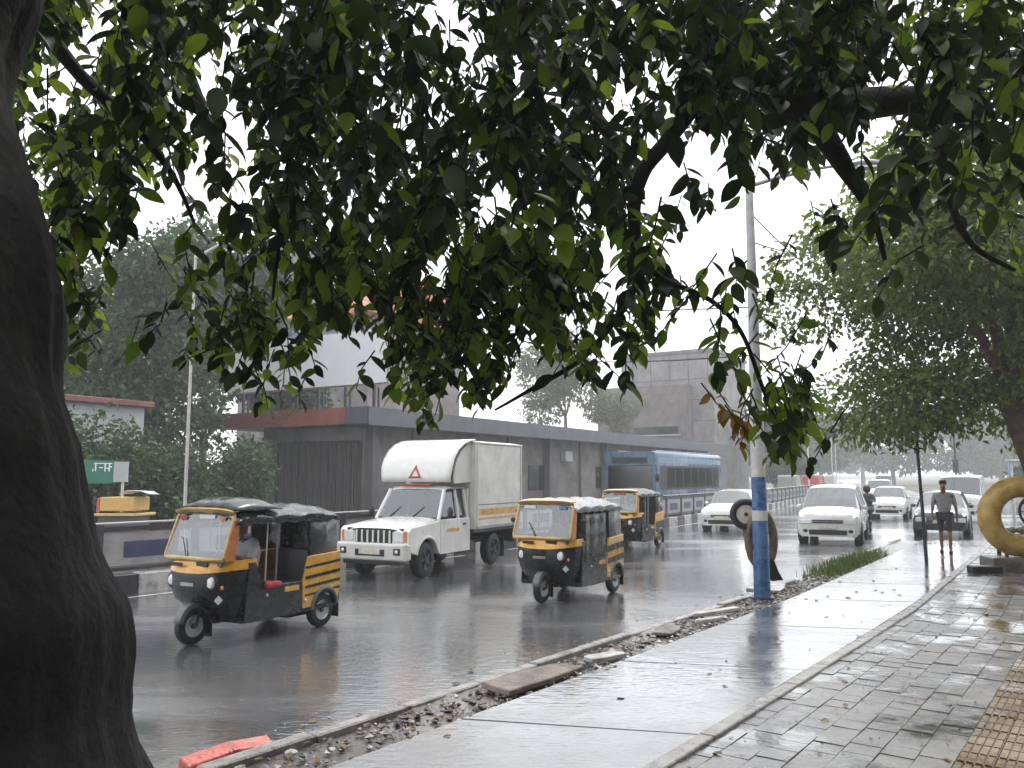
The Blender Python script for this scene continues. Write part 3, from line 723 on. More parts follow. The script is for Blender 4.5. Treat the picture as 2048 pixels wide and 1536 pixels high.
DEN = [
 "88887788888877888888777777777788",
 "88888778888766888877788888888888",
 "88888756888877888766778888888888",
 "88888746888866888776777888888888",
 "88887644888878888876644776656666",
 "88888753778888888887533444432555",
 "78874355888888888876432233244556",
 "68852145888888888875432112554446",
 "68752024788888888876332101442335",
 "67653123678888888865432100120123",
 "66654235667888888765443210000001",
 "44443445566688886655443310000000",
 "02211235553468874443224420000000",
 "00000012330036652212100043000000",
 "00000000000002320000000034200000",
 "00000000000000000000000022100000"]
g = np.random.default_rng(12)
fz = [(g.uniform(-1, 1, 2) * .024, g.uniform(0, 6.28)) for _ in range(9)]
def clump(u, v):                                   # loose clusters with gaps between
    return sum(math.sin(u * a[0] + v * a[1] + ph) for a, ph in fz) / 9
clusters = []
for r_, rowtxt in enumerate(DEN):
    for c_, ch in enumerate(rowtxt):
        n_ = int(ch)
        k = g.poisson(n_ * (1.0 if n_ > 5 else 0.62 if n_ > 3 else 0.36))
        for _ in range(k):
            u, v = (c_ + g.uniform()) * 64, (r_ + g.uniform()) * 60
            if g.uniform() > .96 + 2.3 * clump(u, v): continue
            lo, hi = (3.4, 7.4) if r_ < 9 else (4.0, 6.0)
            clusters.append((at(u, v, g.uniform(lo, hi)), v))
for _ in range(1900):                             # boughs above, beside and behind the picture
    x, y = g.uniform(-6, 6), g.uniform(-6, 8)
    z = 4.3 + g.uniform(0, 2.6) + .08 * max(y, 0)
    q = inview(Vector((x, y, z)))
    if q and q[1] > -20 and -40 < q[0] < 2090: continue
    clusters.append((Vector((x, y, z)), -1))
for k in range(5): clusters.append((at(1470 + g.uniform(0, 25), 845 + 12 * k, 5.2), 9999))
for k in range(13): clusters.append((at(1530 + g.uniform(0, 100), 770 + 12 * k, g.uniform(4.2, 4.8)), 900))   # yellowing sprig before the pole
tw = MB(); LP, LX, LZ, LS, LI, LV_ = [], [], [], [], [], []
for (c, v) in clusters:
    c = np.array(c)
    if c[2] < 1.6 and c[1] < 4: continue
    L = g.uniform(.22, .42); d = np.array((g.normal(0, .45), g.normal(0, .45), -1.0)); d /= np.linalg.norm(d)
    st = c - d * L; mid = (st + c) / 2 + g.normal(0, .025, 3)
    tw.tube([tuple(st), tuple(mid), tuple(c)], [.006, .0045, .003], 3, False)
    nl = g.integers(5, 11)
    for j in range(nl):
        t = .15 + .85 * j / (nl - 1); p_ = st * (1 - t) ** 2 + 2 * mid * t * (1 - t) + c * t * t
        a = j * 2.4 + g.uniform(-.5, .5); side = np.array((math.cos(a), math.sin(a), g.uniform(-.9, -.1)))
        x = side * 1.0 + d * (.15 + .6 * t) + g.normal(0, .30, 3); z_ = np.array((0, 0, 1.0)) + side * .5 + g.normal(0, .45, 3)
        LP.append(p_); LX.append(x); LZ.append(z_); LS.append(min(.185, max(.06, g.normal(.118, .032))) * (.85 if v > 640 else 1.0))
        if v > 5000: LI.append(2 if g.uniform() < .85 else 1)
        elif v > 480 or c[0] < -1.75: LI.append(1 if g.uniform() < .5 else 0)  # more of the brightened leaves low and left, where daylight reaches
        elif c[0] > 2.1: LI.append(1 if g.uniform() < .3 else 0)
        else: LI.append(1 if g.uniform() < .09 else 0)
        LV_.append(c[1])
LP = np.array(LP); LX = np.array(LX); LZ = np.array(LZ); LS = np.array(LS); LI = np.array(LI)
# keep leaves clear of the lens
keep = np.linalg.norm(LP - np.array(CAM), axis=1) > 2.2
LP, LX, LZ, LS, LI = LP[keep], LX[keep], LZ[keep], LS[keep], LI[keep]
size = []
for p_, s_ in zip(LP, LS):
    q = inview(Vector(p_)); size.append(s_ / p_[1] if q and 0 < q[0] < 2048 and 0 < q[1] < 1536 else 0)
order = np.argsort(-np.array(size)); near = order[:300]; far = order[300:]
LM = []
for nm in ('leaf', 'leaf_fresh_lit', 'leaf_yellow'):
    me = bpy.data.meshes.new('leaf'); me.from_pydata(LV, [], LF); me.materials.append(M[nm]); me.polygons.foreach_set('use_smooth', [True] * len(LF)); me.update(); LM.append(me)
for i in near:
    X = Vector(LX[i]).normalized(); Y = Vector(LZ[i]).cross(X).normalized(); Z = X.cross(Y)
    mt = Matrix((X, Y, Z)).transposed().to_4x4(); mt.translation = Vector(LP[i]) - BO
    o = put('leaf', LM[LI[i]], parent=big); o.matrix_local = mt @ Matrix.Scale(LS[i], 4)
lm = leaf_field('foliage', ['leaf', 'leaf_fresh_lit', 'leaf_yellow'], LP[far] - np.array(BO), LX[far], LZ[far], LS[far], big, LI[far]); tag(lm, kind='stuff')
twv = np.array(tw.v) - np.array(BO); tw.v = [tuple(v) for v in twv]
me = bpy.data.meshes.new('twigs'); me.from_pydata(tw.v, [], tw.f); me.materials.append(M['bark'])
t_ = put('twigs', me, parent=big); tag(t_, kind='stuff')

# ------------------------------------------------------------------ other trees
def crown_pts(g, clumps, n):
    vol = np.array([c[1][0] * c[1][1] * c[1][2] for c in clumps]) ** (2 / 3); pr = vol / vol.sum()
    k = g.choice(len(clumps), n, p=pr); d = g.normal(size=(n, 3)); d /= np.linalg.norm(d, axis=1, keepdims=True)
    rad = g.uniform(.25, 1.0, n) ** .45 * (1 + g.normal(0, .09, n))
    C = np.array([c[0] for c in clumps])[k]; S = np.array([c[1] for c in clumps])[k]
    return C + d * rad[:, None] * S, d
QV = np.array([(0, 0, 0), (.5, .28, .05), (1, 0, -.1), (.5, -.28, .05)]); QF = np.array([(0, 1, 2), (0, 2, 3)])
def quad_leaves(name, mat, P0, D, S, g, parent):
    n = len(P0); X = D * .6 + g.normal(0, .6, (n, 3)) + np.array((0, 0, -.45)); Z = g.normal(0, .6, (n, 3)) + np.array((0, 0, .8))
    X /= np.linalg.norm(X, axis=1, keepdims=True); Y = np.cross(Z, X); Y /= np.linalg.norm(Y, axis=1, keepdims=True); Zc = np.cross(X, Y)
    V = (P0[:, None] + S[:, None, None] * (QV[None, :, 0:1] * X[:, None] + QV[None, :, 1:2] * Y[:, None] + QV[None, :, 2:3] * Zc[:, None])).reshape(-1, 3)
    F = (QF[None] + (np.arange(n) * 4)[:, None, None]).reshape(-1, 3)
    me = bpy.data.meshes.new(name)
    me.vertices.add(len(V)); me.vertices.foreach_set('co', V.ravel())
    me.loops.add(len(F) * 3); me.loops.foreach_set('vertex_index', F.ravel().astype(np.int32))
    me.polygons.add(len(F)); me.polygons.foreach_set('loop_start', np.arange(0, len(F) * 3, 3, dtype=np.int32))
    me.update(calc_edges=True); me.validate(); me.materials.append(M[mat])
    o = bpy.data.objects.new(name, me); COL.objects.link(o); o.parent = parent; return o
def tree(name, label, base, h, cr, crh, n, leaf, mat, seed, nclump=14, crown_off=(0, 0), trunk_r=.18, bark='bark_far', group=None):
    g = np.random.default_rng(seed); e = empty(name, base, label=label, cat='tree', group=group)
    cz = h - crh; clumps = []
    for k in range(nclump):
        a = g.uniform(0, 6.28); q = math.sqrt(g.uniform(0, 1)) * .72; zz = g.uniform(-.75, .72)
        f = math.sqrt(max(.1, 1 - zz * zz * .8))
        c = (crown_off[0] + math.cos(a) * q * cr * f, crown_off[1] + math.sin(a) * q * cr * f, cz + zz * crh)
        r_ = g.uniform(.26, .44); clumps.append((c, (cr * r_, cr * r_, crh * r_ * .8)))
    P_, D = crown_pts(g, clumps, n)
    quad_leaves('crown', mat, P_, D, g.uniform(.7, 1.3, n) * leaf, g, e)
    fork = Vector((crown_off[0] * .25, crown_off[1] * .25, max(1.0, cz - crh * .75)))
    tr_ = bough([e.location + Vector((0, 0, -.1)), e.location + Vector((.05, 0, fork.z * .5)), e.location + fork], [trunk_r * 1.25, trunk_r, trunk_r * .85], 'trunk', 10, .06, e, bark, 4)
    for k in range(min(6, nclump)):
        c = Vector(clumps[k][0]); mid = fork.lerp(c, .5) + Vector((0, 0, .25))
        bough([e.location + fork, e.location + mid, e.location + c], [trunk_r * .55, trunk_r * .35, trunk_r * .12], 'limb', 6, .05, e, bark, 3)
    return e
tree('street_tree', 'leafy street tree with small pale leaves leaning over the footpath beside the yellow tube', (10.6, 16.6, .15), 9.0, 4.0, 3.2, 36000, .155, 'leaf_right', 31, 30, (-1.6, .6), .30)
tree('street_tree', 'fresh green street tree standing farther on beyond the yellow tube', (16.0, 22.5, 0), 9.5, 3.8, 3.4, 16000, .17, 'leaf_right', 33, 24, (-.6, 0), .28)
tree('street_tree', 'unseen dense street tree added behind the fig tree for its shade', pos(-25, 2.2, .15), 9.5, 5.6, 4.0, 15000, .26, 'leaf_back', 35, 26, (1.0, 0), .35)  # out of view, added to darken the near side of the trunk
tree('street_tree', 'unseen dense street tree added for shade before the near shop house', pos(-17.5, 7.0, .15), 9.0, 5.2, 3.7, 15000, .26, 'leaf_back', 36, 26, (0, -1.5), .35)  # second tree out of view, added for its shade
tree('tree', 'broad dark green tree behind the median with red roofed hut', (-15.8, 33.5, 0), 12.6, 4.8, 5.2, 26000, .27, 'leaf_back', 41, 24)
tree('tree', 'tall green tree just left of the low building canopy', (-16.4, 43.8, 0), 15.5, 4.6, 5.4, 20000, .30, 'leaf_back', 42, 18)
tree('tree', 'rounded dark tree at the far left behind the green sign', (-22.0, 32.0, 0), 9.6, 4.2, 4.2, 8000, .26, 'leaf_back', 43, 18)
tree('tree', 'low spreading tree growing in shade behind the sign boards', (-19.0, 38.0, 0), 7.4, 4.0, 3.3, 9000, .26, 'leaf_back', 44, 18)
tree('tree', 'pale green tree rising behind the long low building roof', (5.2, 80.0, 0), 16.0, 5.4, 4.8, 7000, .42, 'leaf_pale', 45, 18)
tree('tree', 'tall green tree between the leafy trees and the tiled building', (-13.8, 47.0, 0), 15.2, 4.2, 5.0, 17000, .30, 'leaf_back', 47, 20)
tree('small_tree', 'small pale green tree showing over the long dark eave', (10.5, 85.0, 0), 11.8, 3.0, 3.4, 4000, .3, 'leaf_pale', 46, 12)
ft = None
far_spots = [(28, 118, 13, 6), (40, 126, 12, 6.5), (56, 150, 15, 8), (30, 92, 9, 4.5), (78, 170, 17, 9), (96, 178, 16, 9), (112, 190, 18, 10), (130, 214, 17, 10), (88, 230, 17, 10), (64, 235, 16, 10), (74, 112, 11, 6), (88, 134, 13, 7), (52, 76, 7.5, 3.6), (40, 62, 6.5, 3.0), (62, 92, 9, 4.5), (150, 240, 18, 11), (110, 260, 19, 12)]
protos = []
for i in range(3):
    protos.append(tree('far_tree', 'hazy rounded tree beside the distant road', (0, 0, 0), 10, 5.2, 4.4, 5200, .55, 'leaf_back', 60 + i, 18, trunk_r=.25, group='far trees along the road'))
used = [False] * 3
for i, (x, y, h, r_) in enumerate(far_spots):
    k = i % 3; o = protos[k] if not used[k] else copy_tree(protos[k]); used[k] = True
    o.location = (x, y, -0.05); o.scale = (r_ / 5.2, r_ / 5.2, h / 10); o.rotation_euler = (0, 0, i * 1.3)
# shrubs beyond the far carriageway
def shrub(name, label, base, h, r_, n, leaf, mat, seed, group=None):
    g = np.random.default_rng(seed); e = empty(name, base, label=label, cat='shrub', group=group)
    cl = [((g.uniform(-.5, .5) * r_, g.uniform(-.5, .5) * r_, h * g.uniform(.35, .75)), (r_ * .55, r_ * .55, h * .38)) for _ in range(7)]
    P_, D = crown_pts(g, cl, n); quad_leaves('foliage', mat, P_, D, g.uniform(.7, 1.3, n) * leaf, g, e)
    for k in range(3):
        c = Vector(cl[k][0]); bough([e.location + Vector((.05 * k, 0, -.03)), e.location + c * .6, e.location + c], [.04, .03, .012], 'stem', 5, .05, e, 'bark_far', 3)
    return e
_cb = Vector((-5.95, 34.0, 0)); _bx = Vector((.515, .857, 0)); _by = Vector((-.857, .515, 0))
for i, p in enumerate([Vector((-10.7, 26.8, .1)), Vector((-11.7, 25.6, .1)), Vector((-12.9, 24.6, .1)), Vector((-12.4, 28.4, 0)), Vector((-9.9, 29.6, 0)), _cb + _bx * 2 + _by * 9, _cb + _bx * 4 + _by * 12, _cb + _bx * 1 + _by * 12.4, _cb + _bx * 7 + _by * 9.6]):
    shrub('shrub', 'dark leafy shrub in the clump beyond the far road beside the low building', p, 3.1 + .3 * (i % 3), 1.7, 2600, .2, 'leaf_back', 80 + i, 'shrubs beside the low building')
for i, s_ in enumerate((-3.6, -2.8)):
    shrub('median_plant', 'low leafy plant poking above the median fence near the thin white pole', pos(s_, -9.55, 0), 1.75, .4, 420, .13, 'leaf_back', 95 + i, 'plants behind the median fence')

# ------------------------------------------------------------------ buildings
CB = Vector((-5.95, 34.0, 0)); BANG = R(90 - 31.0)
lb = empty('low_building', CB, BANG, 'long low grey building with flat roof, red end fascia and dark eave', 'building')
# local: +x runs away along the long side, +y to the left along the short end
def lbox(name, x0, x1, y0, y1, z0, z1, mat, parent=None, bevel=0.0):
    m = MB(); m.box(x0, x1, y0, y1, z0, z1); return m.build(name, mat, parent or lb, bevel=bevel, seg=1)
wl = lbox('wall', 1.0, 48, 1.0, 6.6, 0, 4.35, 'wall_grey')
lbox('roof', -.3, 50, -.25, 11.8, 4.35, 4.62, 'fascia_dark')
lbox('end_fascia', -.36, -.302, .9, 11.8, 4.15, 4.85, 'roof_red')
lbox('end_fascia', -.36, -.302, -.25, .88, 4.15, 4.85, 'fascia_dark')
lbox('eave_fascia', -.3, 50, -.33, -.252, 4.1, 4.84, 'fascia_dark')
lbox('roof_gravel', -.2, 49.8, -.2, 11.7, 4.622, 4.72, 'roof_red')
for x in (0.2, 8, 16, 24, 32, 40): lbox('pillar', x + .8, x + 1.2, .55, .985, 0, 4.35, 'wall_dark')
lbox('column', .55, .95, 6.3, 6.7, 0, 4.35, 'wall_grey')
lbox('lintel', .82, .996, 1.0, 6.28, 3.55, 4.1, 'wall_pale')
gate = lbox('shutter', .93, .985, 1.15, 6.2, 0, 3.5, 'shutter')
for k in range(34):
    y = 1.2 + k * .147; m = MB(); m.box(.86, .925, y, y + .075, 0, 3.48); m.build('slat', 'wall_dark' if k % 3 else 'shutter', gate)
for x in (6, 15, 24, 33): lbox('side_window', x, x + 2.4, .93, .985, 1.2, 2.6, 'glass_dark')
for x in (4.2, 12.6, 21.5, 30.0):
    m = MB(); m.tube([(x, .9, 0), (x, .9, 4.1)], .06, 6); m.build('drainpipe', 'dark_steel', lb)
for x in (10.0, 19.0, 28.0): lbox('air_conditioner', x, x + .9, .62, .985, 2.9, 3.5, 'wall_white', bevel=.02)
# billboard on the roof
bb = empty('billboard', CB + Vector((0, 0, 4.85)), BANG, 'blank white billboard on posts above the red roof fascia', 'billboard')
def bbox(name, x0, x1, y0, y1, z0, z1, mat):
    m = MB(); m.box(x0, x1, y0, y1, z0, z1); return m.build(name, mat, bb, bevel=.01, seg=1)
bbox('panel', .5, .58, -.5, 9.2, 1.05, 3.35, 'board_white')
bbox('frame', .585, .66, -.6, 9.3, 1.0, 3.42, 'steel')
for k in range(6): bbox('post', .62, .72, .2 + k * 1.6, .32 + k * 1.6, -.13, 1.0, 'dark_steel')
for k in range(6): bbox('brace', .9, .98, .2 + k * 1.6, .28 + k * 1.6, -.13, .9, 'dark_steel')
# tall house with orange tiled eaves behind
tb = empty('tiled_building', (-18.4, 58.5, 0), R(58), 'tall grey building with orange tiled eaves behind the white billboard', 'building')
def tbox(name, x0, x1, y0, y1, z0, z1, mat, par=None):
    m = MB(); m.box(x0, x1, y0, y1, z0, z1); return m.build(name, mat, par or tb, bevel=.02, seg=1)
tb.scale = (1.13, 1.13, 1.13)
tbox('wall', 0, 9, -9.5, 1.5, 0, 11.4, 'wall_pale')
tbox('upper_wall', 1.2, 7, -3, 1.0, 11.4, 16.2, 'wall_pale')
m = MB(); m.prism([(-1.1, 10.9), (-1.1, 11.15), (4.5, 13.7), (10.1, 11.15), (10.1, 10.9)], -10.6, 2.6); m.build('tiled_roof', 'tile_orange', tb)
tbox('blue_band', -.05, -.003, -9, 1.2, 9.9, 10.7, 'blue_tarp')
for k in range(5):
    w_ = tbox('window', -.06, -.003, -8.6 + k * 2.0, -7.4 + k * 2.0, 7.2, 8.8, 'wall_dark'); tbox('pane', -.075, -.064, -8.5 + k * 2.0, -7.5 + k * 2.0, 7.3, 8.7, 'glass_dark', w_)
# grey block farther along
gb = empty('grey_building', (16.4, 92.0, 0), R(58), 'pale grey multi storey building with panelled walls past the low roof', 'building')
def gbox(name, x0, x1, y0, y1, z0, z1, mat, par=None):
    m = MB(); m.box(x0, x1, y0, y1, z0, z1); return m.build(name, mat, par or gb, bevel=.03, seg=1)
gbox('wall', 0, 12, -6.4, 4.5, 0, 15.4, 'wall_pale'); gbox('front_block', -2.2, -.003, -4.0, 6.5, 0, 11.8, 'wall_grey')
gbox('parapet', -.15, 12.2, -6.6, 4.7, 15.402, 15.8, 'wall_grey')
for k in range(5): gbox('panel_joint', -.04, -.004, -6.3, 4.4, 5.6 + k * 2.3, 5.68 + k * 2.3, 'wall_dark')
for k in range(5): gbox('mullion', -.05, -.004, -5.8 + k * 2.2, -5.7 + k * 2.2, 12, 15.3, 'wall_dark')
w_ = gbox('window', -2.26, -2.203, -3.2, 2.2, 6.4, 7.3, 'wall_dark'); gbox('pane', -2.275, -2.263, -3.1, 2.1, 6.45, 7.25, 'glass_dark', w_)
gbox('sill', -2.4, -2.203, -3.3, 2.3, 6.25, 6.39, 'wall_white')
# red roofed hut at the left
hu = empty('red_roof_house', (-16.0, 26.4, 0), R(62), 'small white two storey house with red roof edge and balcony posts', 'house')
hu.scale = (.93, .93, .93)
def hbox(name, x0, x1, y0, y1, z0, z1, mat):
    m = MB(); m.box(x0, x1, y0, y1, z0, z1); return m.build(name, mat, hu, bevel=.01, seg=1)
hbox('wall', .9, 4, -1.6, 2.4, 0, 4.75, 'wall_white'); hbox('roof', -.3, 4.2, -1.9, 2.6, 4.752, 4.95, 'roof_red'); hbox('balcony_floor', -.2, .897, -1.6, 2.4, 2.9, 3.05, 'wall_white')
hbox('roof_edge', -.36, -.303, -1.95, 2.65, 4.72, 4.99, 'red_paint')
for k in range(4): hbox('balcony_post', -.15, -.03, -1.5 + k * 1.25, -1.38 + k * 1.25, 3.052, 4.75, 'white_paint')
hbox('balustrade', -.12, -.06, -1.36, 2.2, 3.1, 3.75, 'wall_white')
for k in range(2): hbox('door', .86, .897, -1.2 + 1.9 * k, -.2 + 1.9 * k, 3.052, 4.4, 'wall_dark')
# green board on two legs
sg = empty('green_sign', at(208, 995, 23.0).xy.to_3d() + Vector((0, 0, .1)), R(8), 'green and grey sign board with white lettering beyond the far road', 'sign')
def sbox(name, x0, x1, y0, y1, z0, z1, mat, par=None):
    m = MB(); m.box(x0, x1, y0, y1, z0, z1); return m.build(name, mat, par or sg)
gp = sbox('green_panel', -.66, .22, -.03, .03, 1.72, 2.36, 'sign_green'); sbox('grey_panel', .225, .60, -.03, .03, 1.76, 2.32, 'wall_white')
sbox('leg', -.6, -.54, .032, .09, -.05, 2.3, 'pole_white'); sbox('leg', .42, .48, .032, .09, -.05, 2.3, 'pole_white')
for (x0, x1, z0, z1) in ((-.30, .18, 2.26, 2.285), (-.27, -.235, 2.06, 2.26), (-.16, -.06, 2.14, 2.17), (-.02, .015, 2.05, 2.26), (.03, .09, 2.12, 2.15), (.09, .125, 2.05, 2.26), (.13, .17, 2.16, 2.2), (-.34, -.31, 2.05, 2.12)):
    sbox('letter_stroke', x0, x1, -.034, -.0305, z0, z1, 'sign_letter', gp)
# yellow vendor cart with white sheet
cp = at(250, 1010, 22.5); kc = empty('vendor_cart', (cp.x, cp.y, 0), R(-6), 'yellow box cart with red end standing behind the median fence', 'cart')
kc.scale = (1.12, 1.12, .95)
def kbox(name, x0, x1, y0, y1, z0, z1, mat):
    m = MB(); m.box(x0, x1, y0, y1, z0, z1); return m.build(name, mat, kc, bevel=.015, seg=1)
kbox('box', -.43, .43, -.35, .35, 1.16, 1.54, 'cart_yellow'); kbox('red_end', -.52, -.433, -.34, .34, 1.1, 1.52, 'red_paint')
kbox('counter', -.55, .55, -.45, .45, 1.02, 1.095, 'auto_cream'); kbox('base', -.45, .45, -.35, .35, .42, 1.018, 'wall_dark')
for x in (-.33, .33):
    for y in (-.4, .4):
        m = MB(); m.lathe([(0.02, -.025), (.2, -.03), (.22, 0), (.2, .03), (.02, .025)], 16, c=(x, y, .22)); m.build('wheel', 'rubber', kc, smooth=40)
m = MB(); m.loft([[(.0, -.3, 1.60), (.0, .3, 1.60)], [(.25, -.35, 1.70), (.25, .35, 1.68)], [(.6, -.3, 1.68), (.6, .35, 1.66)], [(.8, -.25, 1.60), (.8, .3, 1.58)]], False, False)
sh_ = m.build('plastic_sheet', 'white_panel', smooth=80); sh_.location = kc.location + Vector((.0, 0, -.05)); sh_.rotation_euler = kc.rotation_euler
so_ = sh_.modifiers.new('thick', 'SOLIDIFY'); so_.thickness = .012
tag(sh_, 'crumpled white plastic sheet lying over the yellow cart', 'plastic sheet')

# ------------------------------------------------------------------ vehicles
def face_to(theta):
    """rotation for a vehicle (local +x forward) that drives toward us along a road heading theta"""
    return math.atan2(-math.cos(R(theta)), -math.sin(R(theta)))

def wheel(parent, c, r, w_, rim='rim_grey', spokes=5, side=1, dish=.02):
    o = MB(); o.lathe([(r * .60, -w_ / 2), (r * .88, -w_ / 2), (r * .97, -w_ * .4), (r, -w_ * .2), (r, w_ * .2), (r * .97, w_ * .4), (r * .88, w_ / 2), (r * .60, w_ / 2), (r * .57, 0), (r * .60, -w_ / 2)], 28)
    t = o.build('wheel', 'rubber', parent, smooth=40); t.location = c
    y = side * w_ * .5
    m = MB(); m.lathe([(r * .60, y * .9), (r * .56, y * 1.05), (r * .50, y * .7), (r * .22, y * (.55 + dish)), (r * .001, y * .6)], 28); m.build('rim', rim, t, smooth=40)
    m = MB()
    for k in range(spokes):
        a = 2 * math.pi * k / spokes; Mx = Matrix.Rotation(-a, 4, 'Y')
        m.box(r * .1, r * .52, min(y * .62, y * .95), max(y * .62, y * .95), -r * .07, r * .07, Mx)
    m.build('spokes', rim, t)
    m = MB(); m.lathe([(r * .001, y * 1.15), (r * .12, y * 1.12), (r * .15, y * .7)], 14); m.build('hub', 'dark_steel', t, smooth=40)
    return t

def human(name, J, rad, label, cat='person', shirt='shirt_grey', trouser='trouser_dark', loc=(0, 0, 0), rz=0, fingers=False, short_sleeve=True, bare_legs=False, hood=None):
    e = empty(name, loc, rz, label, cat)
    def skin(nm, names, edges, scale, mat, extra=None, sub=2):
        pts = [J[n] for n in names]; rr_ = [rad[n] * scale.get(n, scale['*']) for n in names]
        ed = [(names.index(a), names.index(b)) for a, b in edges]
        if extra:
            for (a, p, r_) in extra:
                ia = names.index(a) if isinstance(a, str) else a
                pts = pts + [p]; rr_ = rr_ + [r_]; ed = ed + [(ia, len(pts) - 1)]
        me = bpy.data.meshes.new(nm); me.from_pydata(pts, ed, []); me.update()
        o = bpy.data.objects.new(nm, me); COL.objects.link(o); o.parent = e
        md = o.modifiers.new('skin', 'SKIN'); md.use_smooth_shade = True
        if not me.skin_vertices: return o
        sv = me.skin_vertices[0].data
        for i, r_ in enumerate(rr_): sv[i].radius = (r_, r_); sv[i].use_root = (i == 0)
        ss_ = o.modifiers.new('sub', 'SUBSURF'); ss_.levels = sub; ss_.render_levels = sub
        me.materials.append(M[mat]); return o
    allE = [('pelvis', 'waist'), ('waist', 'chest'), ('chest', 'neck'), ('neck', 'chin'), ('chin', 'head'), ('head', 'crown')]
    for s_ in 'LR':
        allE += [('chest', 'sh' + s_), ('sh' + s_, 'el' + s_), ('el' + s_, 'wr' + s_), ('wr' + s_, 'ha' + s_), ('pelvis', 'hip' + s_), ('hip' + s_, 'kn' + s_), ('kn' + s_, 'an' + s_), ('an' + s_, 'to' + s_)]
    names = ['pelvis', 'waist', 'chest', 'neck', 'chin', 'head', 'crown'] + [p + s_ for s_ in 'LR' for p in ('sh', 'el', 'wr', 'ha', 'hip', 'kn', 'an', 'to')]
    ex = []
    if fingers:
        for s_ in 'LR':
            h = Vector(J['ha' + s_]); wv = (h - Vector(J['wr' + s_])).normalized(); sd_ = 1 if s_ == 'L' else -1
            for k in range(4): ex.append(('ha' + s_, tuple(h + wv * (.075 - .008 * abs(k - 1.3)) + Vector((.03 - .02 * k, -.012 * sd_, 0))), .009))
            ex.append(('wr' + s_, tuple(h + wv * .01 + Vector((.055, 0, 0))), .010))
    hd = Vector(J['head']); f = Vector((1, 0, 0))
    ex.append(('head', tuple(hd + f * .115 + Vector((0, 0, -.02))), .014))
    skin('body', names, allE, {'*': .86}, 'skin', ex)
    sn = ['pelvis', 'waist', 'chest', 'neck', 'shL', 'elL', 'shR', 'elR']
    skin('shirt', sn, [('pelvis', 'waist'), ('waist', 'chest'), ('chest', 'neck'), ('chest', 'shL'), ('shL', 'elL'), ('chest', 'shR'), ('shR', 'elR')], {'*': 1.12, 'neck': .95, 'pelvis': 1.28, 'waist': 1.2}, shirt)
    tn = ['pelvis', 'hipL', 'knL', 'hipR', 'knR'] + ([] if bare_legs else ['anL', 'anR'])
    te = [('pelvis', 'hipL'), ('hipL', 'knL'), ('pelvis', 'hipR'), ('hipR', 'knR')] + ([] if bare_legs else [('knL', 'anL'), ('knR', 'anR')])
    skin('trousers', tn, te, {'*': 1.13, 'pelvis': .98}, trouser)
    c = Vector(J['crown']); m = MB(); m.ball(tuple((hd + c) / 2 + Vector((-.045, 0, .045))), (.105, .092, .085), 12, 8); m.build('hair', 'hair', e, smooth=80)
    if hood: m = MB(); m.ball(tuple((hd + c) / 2 + Vector((0, 0, 0))), (.15, .135, .15), 12, 8); m.build('helmet', hood, e, smooth=80)
    for s_, sy in (('L', .032), ('R', -.032)):
        m = MB(); m.ball(tuple(hd + Vector((.086, sy, .012))), .007, 6, 4); m.build('eye', 'hair', e, smooth=80)
    for s_ in 'LR':
        a, b = Vector(J['an' + s_]), Vector(J['to' + s_]); d = (b - a); d.z = 0
        m = MB(); m.ball(tuple(a.lerp(b, .45) + Vector((0, 0, -.035))), (.13, .05, .045), 10, 6); m.build('shoe', 'hair', e, smooth=80)
    return e
RAD = dict(pelvis=.135, waist=.125, chest=.145, neck=.058, chin=.07, head=.095, crown=.07)
for s_ in 'LR': RAD.update({'sh' + s_: .07, 'el' + s_: .046, 'wr' + s_: .032, 'ha' + s_: .034, 'hip' + s_: .098, 'kn' + s_: .062, 'an' + s_: .042, 'to' + s_: .035})
def joints(walk=0.0):
    J = dict(pelvis=(0, 0, .93), waist=(0, 0, 1.08), chest=(.0, 0, 1.30), neck=(.01, 0, 1.46), chin=(.03, 0, 1.53), head=(.025, 0, 1.61), crown=(.01, 0, 1.68))
    for s_, y in (('L', 1), ('R', -1)):
        k = walk * y
        J.update({'sh' + s_: (0, .19 * y, 1.38), 'el' + s_: (-.02 - k * .10, .25 * y, 1.10), 'wr' + s_: (.04 - k * .16, .27 * y, .86), 'ha' + s_: (.06 - k * .18, .27 * y, .78),
                  'hip' + s_: (k * .03, .09 * y, .88), 'kn' + s_: (.04 + k * .14, .10 * y, .48), 'an' + s_: (k * .24 - .02, .10 * y, .075), 'to' + s_: (k * .24 + .15, .11 * y, .04)})
    return J
def seated(h=.0, reach=.35):
    J = dict(pelvis=(0, 0, .62), waist=(-.02, 0, .76), chest=(.0, 0, .98), neck=(.03, 0, 1.14), chin=(.06, 0, 1.20), head=(.06, 0, 1.28), crown=(.045, 0, 1.35))
    for s_, y in (('L', 1), ('R', -1)):
        J.update({'sh' + s_: (.01, .19 * y, 1.06), 'el' + s_: (.16, .27 * y, .86), 'wr' + s_: (reach, .22 * y, .92), 'ha' + s_: (reach + .07, .20 * y, .94),
                  'hip' + s_: (.06, .10 * y, .60), 'kn' + s_: (.42, .14 * y, .60), 'an' + s_: (.46, .13 * y, .22), 'to' + s_: (.60, .13 * y, .18)})
    return {k: (v[0], v[1], v[2] + h) for k, v in J.items()}

